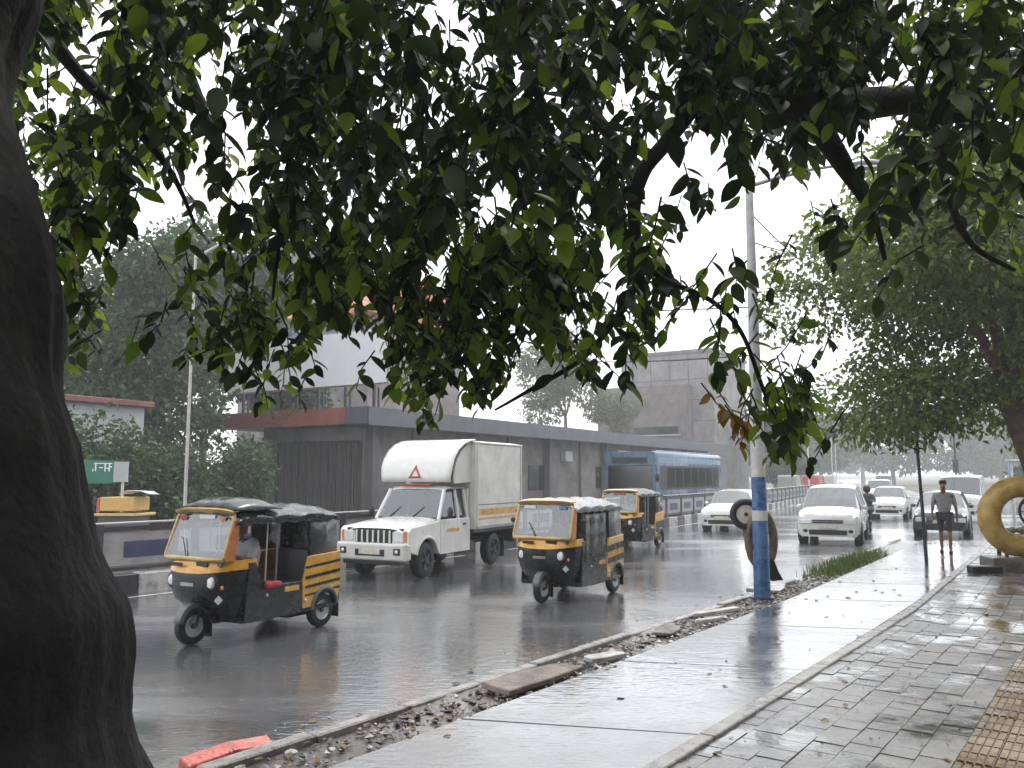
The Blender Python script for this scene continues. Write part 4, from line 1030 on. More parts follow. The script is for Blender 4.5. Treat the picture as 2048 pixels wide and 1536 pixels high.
def auto(loc, theta, label, roof='vinyl_black', curtain=False, tarp=True, band='auto_yellow', post='auto_orange', seed=1, group='auto rickshaws on the road'):
    e = empty('auto_rickshaw', loc, face_to(theta), label, 'auto rickshaw', group)
    def U(z, nose, hw, xb=.50, xs=.62):
        pts = [(xb, hw, z)]
        for k in range(17):
            a = math.pi * k / 16; c, s2 = math.cos(a), math.sin(a)
            pts.append((xs + (nose - xs) * s2 ** .72, hw * (1 if c > 0 else -1) * abs(c) ** .62, z))
        pts.append((xb, -hw, z)); return pts
    m = MB(); m.loft([U(.25, .76, .50), U(.40, .90, .56), U(.52, 1.10, .60), U(.68, 1.19, .62), U(.82, 1.19, .63), U(.88, 1.175, .635)], False)
    cowl = m.build('front_cowl', 'black_paint', e, smooth=40)
    m = MB()
    secs = [U(.86, 1.195, .642), U(.93, 1.17, .642), U(1.02, 1.11, .635)]
    secs[0] = [(x, y, z + .045 * (abs(y) / .64) ** 2) for x, y, z in secs[0]]
    m.loft(secs, False); m.build('yellow_band', band, e, smooth=40)
    m = MB(); m.tube([(1.205 - .02 * abs(k / 8) ** 3, .62 * k / 8, .862 + .05 * (k / 8) ** 2) for k in range(-8, 9)], .012, 6); 
    # windscreen and its frame
    fr = [(1.10, .585, 1.03), (1.085, .60, 1.07), (.90, .575, 1.53), (.87, .545, 1.58), (.865, -.545, 1.58), (.90, -.575, 1.53), (1.085, -.60, 1.07), (1.10, -.585, 1.03)]
    fr = [fr[0], fr[1], fr[2], fr[3], (.885, .3, 1.585), (.892, 0, 1.587), (.885, -.3, 1.585), fr[4], fr[5], fr[6], fr[7], (1.125, -.3, 1.035), (1.13, 0, 1.035), (1.125, .3, 1.035)]
    m = MB(); m.tube(fr, .028, 8, loop=True); wf = m.build('windscreen_frame', 'auto_cream', e, smooth=50)
    m = MB(); m.loft([[(1.115 + .015 * (1 - (k / 5) ** 2), .575 * k / 5, 1.045) for k in range(-5, 6)], [(.885 + .015 * (1 - (k / 5) ** 2), .555 * k / 5, 1.57) for k in range(-5, 6)]], False, False)
    m.build('windscreen', 'glass', e, smooth=60)
    m = MB(); m.tube([(1.145, -.10, 1.06), (1.06, -.28, 1.28)], .008, 5); m.build('wiper', 'black_plastic', wf)
    m = MB(); m.box(.80, 1.07, -.53, .53, .93, 1.10); m.build('dashboard', 'grey_plastic', e, bevel=.03)
    # side posts beside the windscreen
    for y in (1, -1):
        m = MB(); m.prism([(1.10, 1.0), (.90, 1.54), (.72, 1.54), (.66, 1.0)], y * .628 - .012, y * .628 + .012)
        if not False: m.v = [(x, yy - y * .07 * max(0, (z - 1.0) / .54), z) for x, yy, z in m.v]
        m2 = MB(); m2.prism([(1.085, 1.02), (.905, 1.52), (.83, 1.52), (.90, 1.02)], y * .61 - .012, y * .61 + .012); m2.build('front_post', post, e)
        m2 = MB(); m2.tube([(.10, y * .61, .62), (.06, y * .61, 1.52)], .018, 6); m2.build('side_post', 'steel', e)
        m2 = MB(); m2.tube([(.30, y * .60, .62), (.27, y * .60, 1.52)], .012, 6); m2.build('grab_rail', 'pole_white', e)
        m2 = MB(); m2.tube([(-.60, y * .62, .95), (-.58, y * .61, 1.5)], .022, 6); m2.build('rear_post', 'black_paint', e)
        # low side panel
        m2 = MB(); m2.prism([(.72, .25), (.66, .98), (.52, .98), (.44, .80), (.30, .70), (.10, .66), (-.42, .66), (-.46, .30), (.2, .24)], y * .632 - .014, y * .632 + .014); sp = m2.build('side_panel', 'black_paint', e, bevel=.008, seg=1)
        m2 = MB(); m2.box(-.36, -.06, min(y * .647, y * .656), max(y * .647, y * .656), .555, .62); m2.build('stripe', 'auto_yellow', sp)
        m2 = MB(); m2.ball((.30, y * .655, .55), .022, 8, 5); m2.build('reflector', 'lamp_lens', sp, smooth=60)
        m2 = MB(); m2.ball((-.50, y * .66, .40), .026, 8, 5); m2.build('reflector', 'lamp_lens', sp, smooth=60)
        # rear quarter with wheel arch
        arch = [(-.95 + .30 * math.cos(a), .23 + .30 * math.sin(a)) for a in [math.pi * k / 10 for k in range(11)]]
        prof = [(-.45, .28)] + [(x, z) for x, z in arch if z > .29][0:] + [(-1.30, .40), (-1.33, .62), (-1.31, 1.0), (-.52, .98), (-.45, .66)]
        prof = [(-.45, .30), (-.66, .30)] + [(x, z) for x, z in arch if z > .31] + [(-1.27, .36), (-1.33, .62), (-1.31, 1.0), (-.55, .97), (-.45, .66)]
        m2 = MB(); m2.prism(prof, y * .633 - .016, y * .633 + .016); rq = m2.build('rear_quarter', 'auto_yellow', e, bevel=.006, seg=1)
        for z0, z1 in (((.84, .875), (.70, .745), (.58, .62), (.48, .51)) if seed == 1 else ((.76, .87), (.56, .66)) if seed == 2 else ((.45, .75),)):
            m2 = MB(); m2.prism([(-.50, z0 - .03), (-.50, z1 - .035), (-1.30, z1 + .015), (-1.30, z0 + .015)], min(y * .65, y * .655), max(y * .65, y * .655)); m2.build('black_stripe', 'black_paint', rq)
        m2 = MB(); m2.tube([(-.95 + .30 * math.cos(a), y * .655, .23 + .30 * math.sin(a)) for a in [math.pi * (k - .6) / 10 for k in range(1, 11)]], .028, 6); m2.build('wheel_arch', 'grey_plastic', rq, smooth=50)
        m2 = MB(); m2.box(-1.30, -1.275, min(y * .45, y * .64), max(y * .45, y * .64), .10, .42); m2.build('mudflap', 'rubber', e)
        # canopy side behind the passengers
        m2 = MB(); m2.loft([[(-.62, y * .625, .99), (-.62, y * .625, 1.50)], [(-.9, y * .64, .99), (-.9, y * .63, 1.50)], [(-1.24, y * .63, .99), (-1.22, y * .62, 1.50)]], False, False)
        q = m2.build('canopy_side', 'vinyl_clear' if seed != 2 else 'vinyl_sheen', e, smooth=60); q.modifiers.new('t', 'SOLIDIFY').thickness = .01
        m2 = MB(); m2.tube([(.82, y * .60, 1.25), (.84, y * .72, 1.30)], .008, 5); mm = m2.build('mirror_arm', 'black_plastic', e)
        m2 = MB(); m2.ball((.84, y * .75, 1.30), (.02, .06, .045), 8, 5); m2.build('mirror', 'black_plastic', mm, smooth=60)
        # head lamp and signal
        m2 = MB(); m2.lathe([(.001, .06), (.055, .05), (.078, .02), (.085, -.03), (.09, -.05)], 18, 'x', (1.10, y * .40, .76)); hl = m2.build('headlight', 'lamp_lens', e, smooth=40)
        m2 = MB(); m2.lathe([(.082, .03), (.10, .02), (.102, -.06)], 18, 'x', (1.10, y * .40, .76)); m2.build('bezel', 'black_plastic', hl, smooth=40)
        m2 = MB(); m2.ball((1.04, y * .53, .70), (.03, .03, .03), 8, 5); m2.build('indicator', 'amber_lens', e, smooth=60)
    if curtain:
        m = MB(); m.loft([[(.62 - .11 * k, .645 + .012 * math.sin(k * 2.1), .64) for k in range(11)], [(.60 - .11 * k, .635 + .012 * math.sin(k * 1.7), 1.1) for k in range(11)], [(.58 - .11 * k, .62, 1.52) for k in range(11)]], False, False)
        q = m.build('side_curtain', 'vinyl_black', e, smooth=60); q.modifiers.new('t', 'SOLIDIFY').thickness = .006
    # body back, floor, engine deck
    m = MB(); m.box(-1.31, -1.285, -.615, .615, .40, 1.0); bk = m.build('back_panel', 'auto_yellow', e, bevel=.01, seg=1)
    m = MB(); m.box(-1.24, -1.22, -.6, .6, .99, 1.50); m.build('canopy_back', 'vinyl_black', e)
    m = MB(); m.box(-1.28, .74, -.615, .615, .25, .31); m.build('floor', 'black_paint', e)
    m = MB(); m.box(-1.2, -.5, -.3, .3, .14, .249); m.build('engine', 'dark_steel', e, bevel=.02)
    m = MB(); m.box(-1.05, -.50, -.58, .58, .312, .62); st = m.build('passenger_seat', 'seat_vinyl', e, bevel=.04)
    m = MB(); m.box(-1.18, -1.06, -.58, .58, .55, 1.02); m.build('seat_back', 'seat_vinyl', st, bevel=.04)
    m = MB(); m.box(-.02, .28, -.28, .28, .312, .56); m.build('driver_seat', 'seat_vinyl', e, bevel=.03)
    m = MB(); m.tube([(.66, 0, .31), (.60, 0, .84), (.58, -.33, .90)], .018, 6); m.tube([(.60, 0, .84), (.58, .33, .90)], .018, 6); m.build('handlebar', 'dark_steel', e)
    # soft roof sagging between hoops
    secs = []
    rg = random.Random(seed)
    for i in range(27):
        x = .93 - i * (2.20 / 26); sag = -.028 * abs(math.sin((x + .1) * 5.2)) + rg.uniform(-.005, .005)
        end = .06 * max(0, (-.85 - x) / .4) ** 1.5 + .05 * max(0, (x - .72) / .2) ** 2
        row = []
        for k in range(-9, 10):
            y = .65 * math.sin(k / 9 * math.pi / 2) ; q = abs(y / .65)
            z = 1.535 + .135 * (1 - q ** 2.6) + sag * (1 - .3 * q) - end + .010 * math.sin(k * 1.9 + i * .9)
            row.append((x, y, z))
        row = [(x, -.652, 1.44 + .012 * math.sin(i * 1.3))] + row + [(x, .652, 1.44 + .012 * math.sin(i * 1.7))]
        secs.append(row)
    m = MB(); m.loft(secs, False, False); rf = m.build('roof', roof, e, smooth=60); rf.modifiers.new('t', 'SOLIDIFY').thickness = .012
    m = MB(); m.loft([[(.95 - .03 * abs(k / 6) ** 2, .6 * k / 6, 1.585 - .02 * (k / 6) ** 4) for k in range(-6, 7)], [(.985 - .03 * abs(k / 6) ** 2, .6 * k / 6, 1.635 - .03 * (k / 6) ** 4) for k in range(-6, 7)], [(.86, .62 * k / 6, 1.665 - .05 * (k / 6) ** 4) for k in range(-6, 7)]], False, False)
    q = m.build('visor', 'auto_cream', e, smooth=60); q.modifiers.new('t', 'SOLIDIFY').thickness = .012
    for z, x in ((.80, 1.21),):
        m = MB(); m.box(1.188, 1.20, -.13, .13, .71, .75); m.build('badge', 'steel', cowl)
    m = MB(); m.box(1.128, 1.15, .12, .34, .945, 1.0, Matrix.Rotation(R(-0), 4, 'Y')); m.build('number_plate', 'black_plastic', e)
    # white diamond sticker on the cowl side
    m = MB(); d = .055; c = Vector((1.045, .528, .47)); nrm = Vector((.75, .62, -.25)).normalized(); ax = Vector((0, 0, 1)).cross(nrm).normalized(); ay = nrm.cross(ax)
    c = Vector((1.06, .49, .55)) 
    m.add([c + ax * d, c + ay * d, c - ax * d, c - ay * d] + [c + ax * d - nrm * .03, c + ay * d - nrm * .03, c - ax * d - nrm * .03, c - ay * d - nrm * .03], [(0, 1, 2, 3), (4, 7, 6, 5), (0, 4, 5, 1), (1, 5, 6, 2), (2, 6, 7, 3), (3, 7, 4, 0)])
    m.build('sticker', 'sign_letter', cowl)
    for (y0, y1, z0, mt) in (((-.5, -.36, 1.49, 'red_sign'), (-.1, .22, 1.51, 'sign_letter'), (.34, .44, 1.49, 'auto_orange')) if seed == 1 else ((-.45, -.2, 1.50, 'sign_letter'), (.30, .46, 1.49, 'blue_tarp')) if seed == 2 else ((-.2, .2, 1.5, 'red_sign'),)):
        xx = .93 - (z0 - 1.5) * .44; m = MB(); m.box(xx, xx + .006, y0, y1, z0, z0 + .05); m.build('windscreen_sticker', mt, wf)
    m = MB(); m.box(1.196, 1.204, -.34, -.10, .94, .985); m.build('band_lettering', 'black_plastic', e)
    # wheels, mudguard
    wheel(e, (1.08, 0, .225), .225, .10, 'rim_grey', 0, 1)
    wheel(e, (-.95, .55, .225), .225, .11, 'rim_grey', 0, 1); wheel(e, (-.95, -.55, .225), .225, .11, 'rim_grey', 0, -1)
    m = MB(); sec = []
    for k in range(10):
        a = R(12 + 15 * k); x, z = 1.08 + .275 * math.cos(a), .225 + .275 * math.sin(a)
        sec.append([(1.08 + (.275 - .05) * math.cos(a), -.085, .225 + (.275 - .05) * math.sin(a)), (x, -.06, z), (x, .06, z), (1.08 + .225 * math.cos(a), .085, .225 + .225 * math.sin(a))])
    m.loft(sec, False, False); mg = m.build('mudguard', 'grey_plastic', e, smooth=60); mg.modifiers.new('t', 'SOLIDIFY').thickness = .008
    m = MB(); m.box(.80, .83, -.10, .10, .07, .30); m.build('front_mudflap', 'rubber', e)
    m = MB(); m.tube([(1.08, -.09, .225), (1.0, -.10, .55)], .022, 6); m.tube([(1.08, .09, .225), (1.0, .10, .55)], .022, 6); m.build('fork', 'dark_steel', e)
    for y in (1, -1):
        m = MB(); m.box(-1.33, -1.311, y * .5 - .06, y * .5 + .06, .62, .74); m.build('tail_light', 'red_lens', bk)
    m = MB(); m.lathe([(.12, -.04), (.16, -.045), (.175, 0), (.16, .045), (.12, .04)], 14, 'x', (-1.36, 0, .75)); m.build('spare_wheel', 'rubber', e, smooth=50)
    if tarp:
        m = MB(); sec = []
        for k in range(9):
            x = .92 - k * .115; sec.append([(x, .62 * j / 7, 1.665 + .10 * math.sin(math.pi * k / 8) ** .6 * (1 - (j / 7) ** 4) - .045 * (j / 7) ** 4 + .008 * math.sin(j * 2 + k)) for j in range(-7, 8)])
        m.loft(sec, False, False); m.v = [(x * SXY[0], y * SXY[1], z) for x, y, z in m.v]; q = m.build('folded_tarp', 'vinyl_black', None, smooth=60); q.modifiers.new('t', 'SOLIDIFY').thickness = .01
        q.location = e.location; q.rotation_euler = e.rotation_euler
        tag(q, 'dark folded tarpaulin laid on the front of the auto rickshaw roof', 'tarpaulin')
    # the cab is short and narrow for its height; wheels stay round
    for o in e.children:
        if o.name.startswith('wheel'): o.location = (o.location.x * SXY[0], o.location.y * SXY[1], o.location.z); continue
        if o.name.startswith('windscreen') or o.type == 'MESH':
            for q in [o] + list(o.children): q.data.transform(Matrix.Diagonal((SXY[0], SXY[1], 1, 1)))
    return e
SXY = (.84, .88)
def drive(e, x, h, label, **kw):
    p = Matrix.Translation(e.location) @ Matrix.Rotation(e.rotation_euler.z, 4, 'Z') @ Vector((x, 0, 0))
    o = human('person', seated(h, kw.pop('reach', .36)), RAD, label, loc=(p.x, p.y, e.location.z), rz=e.rotation_euler.z, **kw)
    return o

a1 = auto((-3.45, 11.1, 0), 30, 'black and yellow auto rickshaw with open sides and tarpaulin on its roof', seed=1)
a2 = auto((.95, 14.4, 0), 31, 'black and yellow auto rickshaw with closed black side curtain', curtain=True, tarp=False, seed=2, roof='vinyl_sheen')
a3 = auto((3.40, 23.8, 0), 31, 'black and yellow auto rickshaw driving behind another near the bus', tarp=False, seed=3, curtain=False)
drive(a1, .10, .10, 'driver in white shirt seated in the open sided auto rickshaw', shirt='shirt_white', trouser='trouser_dark')
drive(a2, .10, .10, 'driver seated in the auto rickshaw with black curtain', shirt='shirt_khaki')
drive(a3, .10, .10, 'driver in pale shirt seated in the auto rickshaw near the bus', shirt='shirt_white')
m = MB(); m.box(-.16, .16, -.26, .26, 0, .10); q = m.build('red_cloth', 'cloth_red', bevel=.04)
pp = Matrix.Translation(a1.location) @ Matrix.Rotation(a1.rotation_euler.z, 4, 'Z') @ Vector((.17, .50, .63)); q.location = pp; q.rotation_euler = (0, 0, a1.rotation_euler.z); q.scale = (.8, .5, .8)
tag(q, 'red cloth bundle on the side panel of the open auto rickshaw', 'cloth')

# ---- white pickup with a tall box
def pickup(loc, theta, label):
    e = empty('pickup_truck', loc, face_to(theta), label, 'truck')
    W = .84
    def bx(name, x0, x1, y0, y1, z0, z1, mat, par=None, bev=.012):
        m = MB(); m.box(x0, x1, y0, y1, z0, z1); return m.build(name, mat, par or e, bevel=bev, seg=2)
    # bonnet
    m = MB(); m.loft([[(2.36, .70 * k / 4, .90 + .10 * (1 - abs(k / 4) ** 6)) for k in range(-4, 5)], [(2.28, .71 * k / 4, 1.0 + .05 * (1 - abs(k / 4) ** 4)) for k in range(-4, 5)], [(1.75, .73 * k / 4, 1.06 + .06 * (1 - (k / 4) ** 4)) for k in range(-4, 5)], [(1.12, .76 * k / 4, 1.13 + .05 * (1 - (k / 4) ** 4)) for k in range(-4, 5)]], False, False)
    bo = m.build('bonnet', 'white_paint', e, smooth=45)
    bx('engine_bay', 1.1, 2.33, -.70, .70, .55, 1.0, 'black_plastic')
    fa = bx('front_face', 2.30, 2.37, -.74, .74, .70, .93, 'white_paint')
    gr = bx('grille', 2.365, 2.39, -.46, .46, .72, .96, 'black_plastic')
    for k in range(7): bx('grille_bar', 2.385, 2.41, -.43 + k * .1367, -.39 + k * .1367, .725, .965, 'white_paint', gr, .006)
    for y in (1, -1):
        hl = bx('headlight', 2.31, 2.395, *sorted((y * .50, y * .73)), .75, .95, 'lamp_lens'); bx('lamp_rim', 2.30, 2.38, *sorted((y * .735, y * .80)), .74, .96, 'amber_lens', hl, .01)
        arch = [(1.65 + .44 * math.cos(a), .37 + .44 * math.sin(a)) for a in [math.pi * k / 12 for k in range(13)]]
        prof = [(2.36, .55), (2.36, .95), (2.28, 1.02), (1.12, 1.12), (1.12, .42)] + [(x, z) for x, z in reversed(arch) if z > .44]
        m = MB(); m.prism(prof, y * .70, y * .86); m.build('fender', 'white_paint', e, bevel=.02)
        m = MB(); m.tube([(1.65 + .44 * math.cos(a), y * .855, .37 + .44 * math.sin(a)) for a in [math.pi * k / 12 for k in range(1, 12)]], .03, 6); m.build('arch_trim', 'white_dirty', e, smooth=50)
        m = MB(); m.prism([(1.10, .42), (1.10, 1.13), (-.20, 1.13), (-.20, .42)], y * .80, y * .852); dr = m.build('door', 'white_paint', e, bevel=.012)
        bx('handle', .0, .14, *sorted((y * .853, y * .872)), .98, 1.02, 'black_plastic', dr, .006); bx('door_text', .30, .85, *sorted((y * .8525, y * .8555)), .86, .93, 'orange_stripe', dr, 0)
        m = MB(); m.prism([(.95, 1.18), (.66, 1.68), (.30, 1.70), (.30, 1.18)], y * .775, y * .782); m.v = [(x, yy - y * .10 * (z - 1.13) / .6, z) for x, yy, z in m.v]; m.build('side_window', 'glass_dark', e)
        m = MB(); m.prism([(.24, 1.18), (.24, 1.70), (-.08, 1.70), (-.08, 1.18)], y * .775, y * .782); m.v = [(x, yy - y * .10 * (z - 1.13) / .6, z) for x, yy, z in m.v]; m.build('quarter_window', 'glass_dark', e)
        for a_, b_ in (((1.13, 1.12), (.72, 1.74)), ((.27, 1.13), (.27, 1.74)), ((-.15, 1.13), (-.12, 1.74))):
            m = MB(); m.tube([(a_[0], y * .80, a_[1]), (b_[0], y * .695, b_[1])], .045, 6); m.build('pillar', 'white_paint', e, smooth=50)
        m = MB(); m.tube([(1.02, y * .84, 1.14), (1.0, y * .98, 1.20)], .015, 6); ma = m.build('mirror_arm', 'black_plastic', e)
        m = MB(); m.ball((1.0, y * 1.02, 1.28), (.05, .07, .12), 10, 6); m.build('mirror', 'black_plastic', ma, smooth=60)
        bx('fog_lamp', 2.48, 2.525, *sorted((y * .58, y * .74)), .50, .63, 'black_plastic'); m = MB(); m.ball((2.52, y * .66, .565), .04, 8, 5); m.build('fog_lens', 'lamp_lens', e, smooth=60)
    m = MB(); m.loft([[(2.30, .88 * s2, z) for s2, z in ((-1, .40), (-1, .70), (1, .70), (1, .40))], [(2.46, .87 * s2, z) for s2, z in ((-1, .38), (-1, .72), (1, .72), (1, .38))], [(2.51, .80 * s2, z) for s2, z in ((-1, .40), (-1, .70), (1, .70), (1, .40))]]); bp = m.build('bumper', 'white_dirty', e, bevel=.03)
    bx('air_slot', 2.505, 2.522, -.36, .36, .47, .60, 'black_plastic', bp); bx('number_plate', 2.515, 2.53, -.26, .26, .50, .60, 'plate_pale', bp)
    bx('skid', 2.2, 2.46, -.7, .7, .30, .379, 'black_plastic')
    # cab
    bx('cab_back', -.22, -.16, -.80, .80, .5, 1.75, 'white_dirty'); bx('cab_floor', -.2, 1.1, -.78, .78, .42, .50, 'black_plastic')
    m = MB(); m.loft([[(.72, .69 * k / 4, 1.74 + .035 * (1 - (k / 4) ** 4)) for k in range(-4, 5)], [(.55, .70 * k / 4, 1.80 + .035 * (1 - (k / 4) ** 4)) for k in range(-4, 5)], [(-.18, .70 * k / 4, 1.80 + .035 * (1 - (k / 4) ** 4)) for k in range(-4, 5)]], False, False); rf = m.build('cab_roof', 'white_paint', e, smooth=50); rf.modifiers.new('t', 'SOLIDIFY').thickness = .05
    m = MB(); m.loft([[(1.125 + .02 * (1 - (k / 4) ** 2), .75 * k / 4, 1.17) for k in range(-4, 5)], [(.735 + .02 * (1 - (k / 4) ** 2), .66 * k / 4, 1.73) for k in range(-4, 5)]], False, False); wsn = m.build('windshield', 'glass_tint', e, smooth=60)
    for y0 in (-.45, .15): m = MB(); m.tube([(1.165, y0, 1.16), (1.0, y0 + .22, 1.38)], .010, 5); m.build('wiper', 'black_plastic', wsn)
    bx('dashboard', .85, 1.10, -.70, .70, .95, 1.16, 'grey_plastic'); bx('seat', -.1, .35, -.7, .7, .5, .78, 'seat_vinyl'); bx('seat_back', -.15, -.02, -.7, .7, .78, 1.4, 'seat_vinyl')
    # cargo box with curved fairing
    B = .95; ZT = 2.84
    cb = bx('cargo_box', -2.72, -.28, -B, B, .86, ZT - .06, 'white_panel', None, .02)
    m = MB(); m.loft([[(x, (B + .02) * k / 5, ZT - .06 + .07 * (1 - abs(k / 5) ** 3)) for k in range(-5, 6)] for x in (-2.75, -2.0, -1.2, -.30)], False, False); rt = m.build('box_roof', 'white_panel', e, smooth=50); rt.modifiers.new('t', 'SOLIDIFY').thickness = .04
    for y in (1, -1):
        for z0, z1, mt in ((1.38, 1.40, 'grey_plastic'), (1.16, 1.30, 'orange_stripe'), (1.06, 1.10, 'orange_stripe')): bx('side_stripe', -2.68, -.34, *sorted((y * (B + .0005), y * (B + .004))), z0, z1, mt, cb, 0)
        for x in (-2.69, -.36): bx('corner_trim', x - .03, x + .03, *sorted((y * (B + .001), y * (B + .02))), .86, ZT - .08, 'white_dirty', cb, .005)
        bx('lower_rail', -2.7, -.3, *sorted((y * (B + .001), y * (B + .03))), .86, .93, 'steel', cb, .005)
    cur = [(.80, 1.90), (.82, 2.02), (.78, 2.22), (.68, 2.42), (.50, 2.60), (.24, 2.74), (-.05, 2.82), (-.30, 2.85)]
    m = MB(); m.loft([[(x, (B - .02) * k / 6 * (1 if i > 1 else .97), z) for k in range(-6, 7)] for i, (x, z) in enumerate(cur)], False, False); fa_ = m.build('fairing', 'white_paint', e, smooth=60); fa_.modifiers.new('t', 'SOLIDIFY').thickness = .03
    for y in (1, -1):
        cs = [(x - .30 if x > .2 else x - .12, z - .03) for x, z in cur]
        m = MB(); m.prism([(-.279, 1.90)] + [(max(-.275, x), z) for x, z in cs], y * .80, y * .83); m.build('fairing_side', 'white_dirty', e)
    # red warning triangle on the fairing
    def fx(z):
        for i in range(len(cur) - 1):
            if cur[i][1] <= z <= cur[i + 1][1]: t = (z - cur[i][1]) / (cur[i + 1][1] - cur[i][1]); return cur[i][0] * (1 - t) + cur[i + 1][0] * t
        return .8
    T = [(-.17, 1.985), (.17, 1.985), (.0, 2.27)]; c_ = (0, 2.08); m = MB(); inn = [(c_[0] + (a - c_[0]) * .62, c_[1] + (b - c_[1]) * .62) for a, b in T]
    ov = [(fx(b) + .022, a + .0, b) for a, b in T + inn] + [(fx(b) + .004, a, b) for a, b in T + inn]
    m.add(ov, [(0, 1, 4, 3), (1, 2, 5, 4), (2, 0, 3, 5), (6, 9, 10, 7), (7, 10, 11, 8), (8, 11, 9, 6), (0, 6, 7, 1), (1, 7, 8, 2), (2, 8, 6, 0), (3, 4, 10, 9), (4, 5, 11, 10), (5, 3, 9, 11)]); m.build('warning_triangle', 'red_sign', fa_)
    bx('roof_strip', .70, .79, -.4, .4, 1.835, 1.865, 'red_sign', None, .004)
    # chassis and wheels
    for y in (.42, -.42): bx('chassis_rail', -2.6, 2.2, y - .05, y + .05, .50, .62, 'dark_steel')
    bx('under_tank', -.5, .2, .55, .80, .38, .62, 'black_plastic'); bx('cross_member', -2.6, -2.5, -.85, .85, .45, .80, 'black_plastic'); bx('deck', -2.7, -.3, -.9, .9, .78, .858, 'dark_steel')
    for y in (1, -1):
        wheel(e, (1.65, y * .72, .36), .36, .22, 'dark_steel', 5, y); wheel(e, (-1.45, y * .72, .36), .36, .22, 'dark_steel', 5, y)
    for y in (1, -1): m = MB(); m.box(-1.95, -1.92, y * .55, y * .85, .15, .6) if y > 0 else m.box(-1.95, -1.92, -.85, -.55, .15, .6); m.build('mudflap', 'rubber', e)
    return e
pk = pickup((-1.75, 18.6, 0), 27, 'white pickup truck with tall cargo box and red warning triangle')
pk.scale = (.93, .98, 1.0)
drive(pk, .25, .28, 'driver at the wheel of the white pickup truck', shirt='shirt_dark')

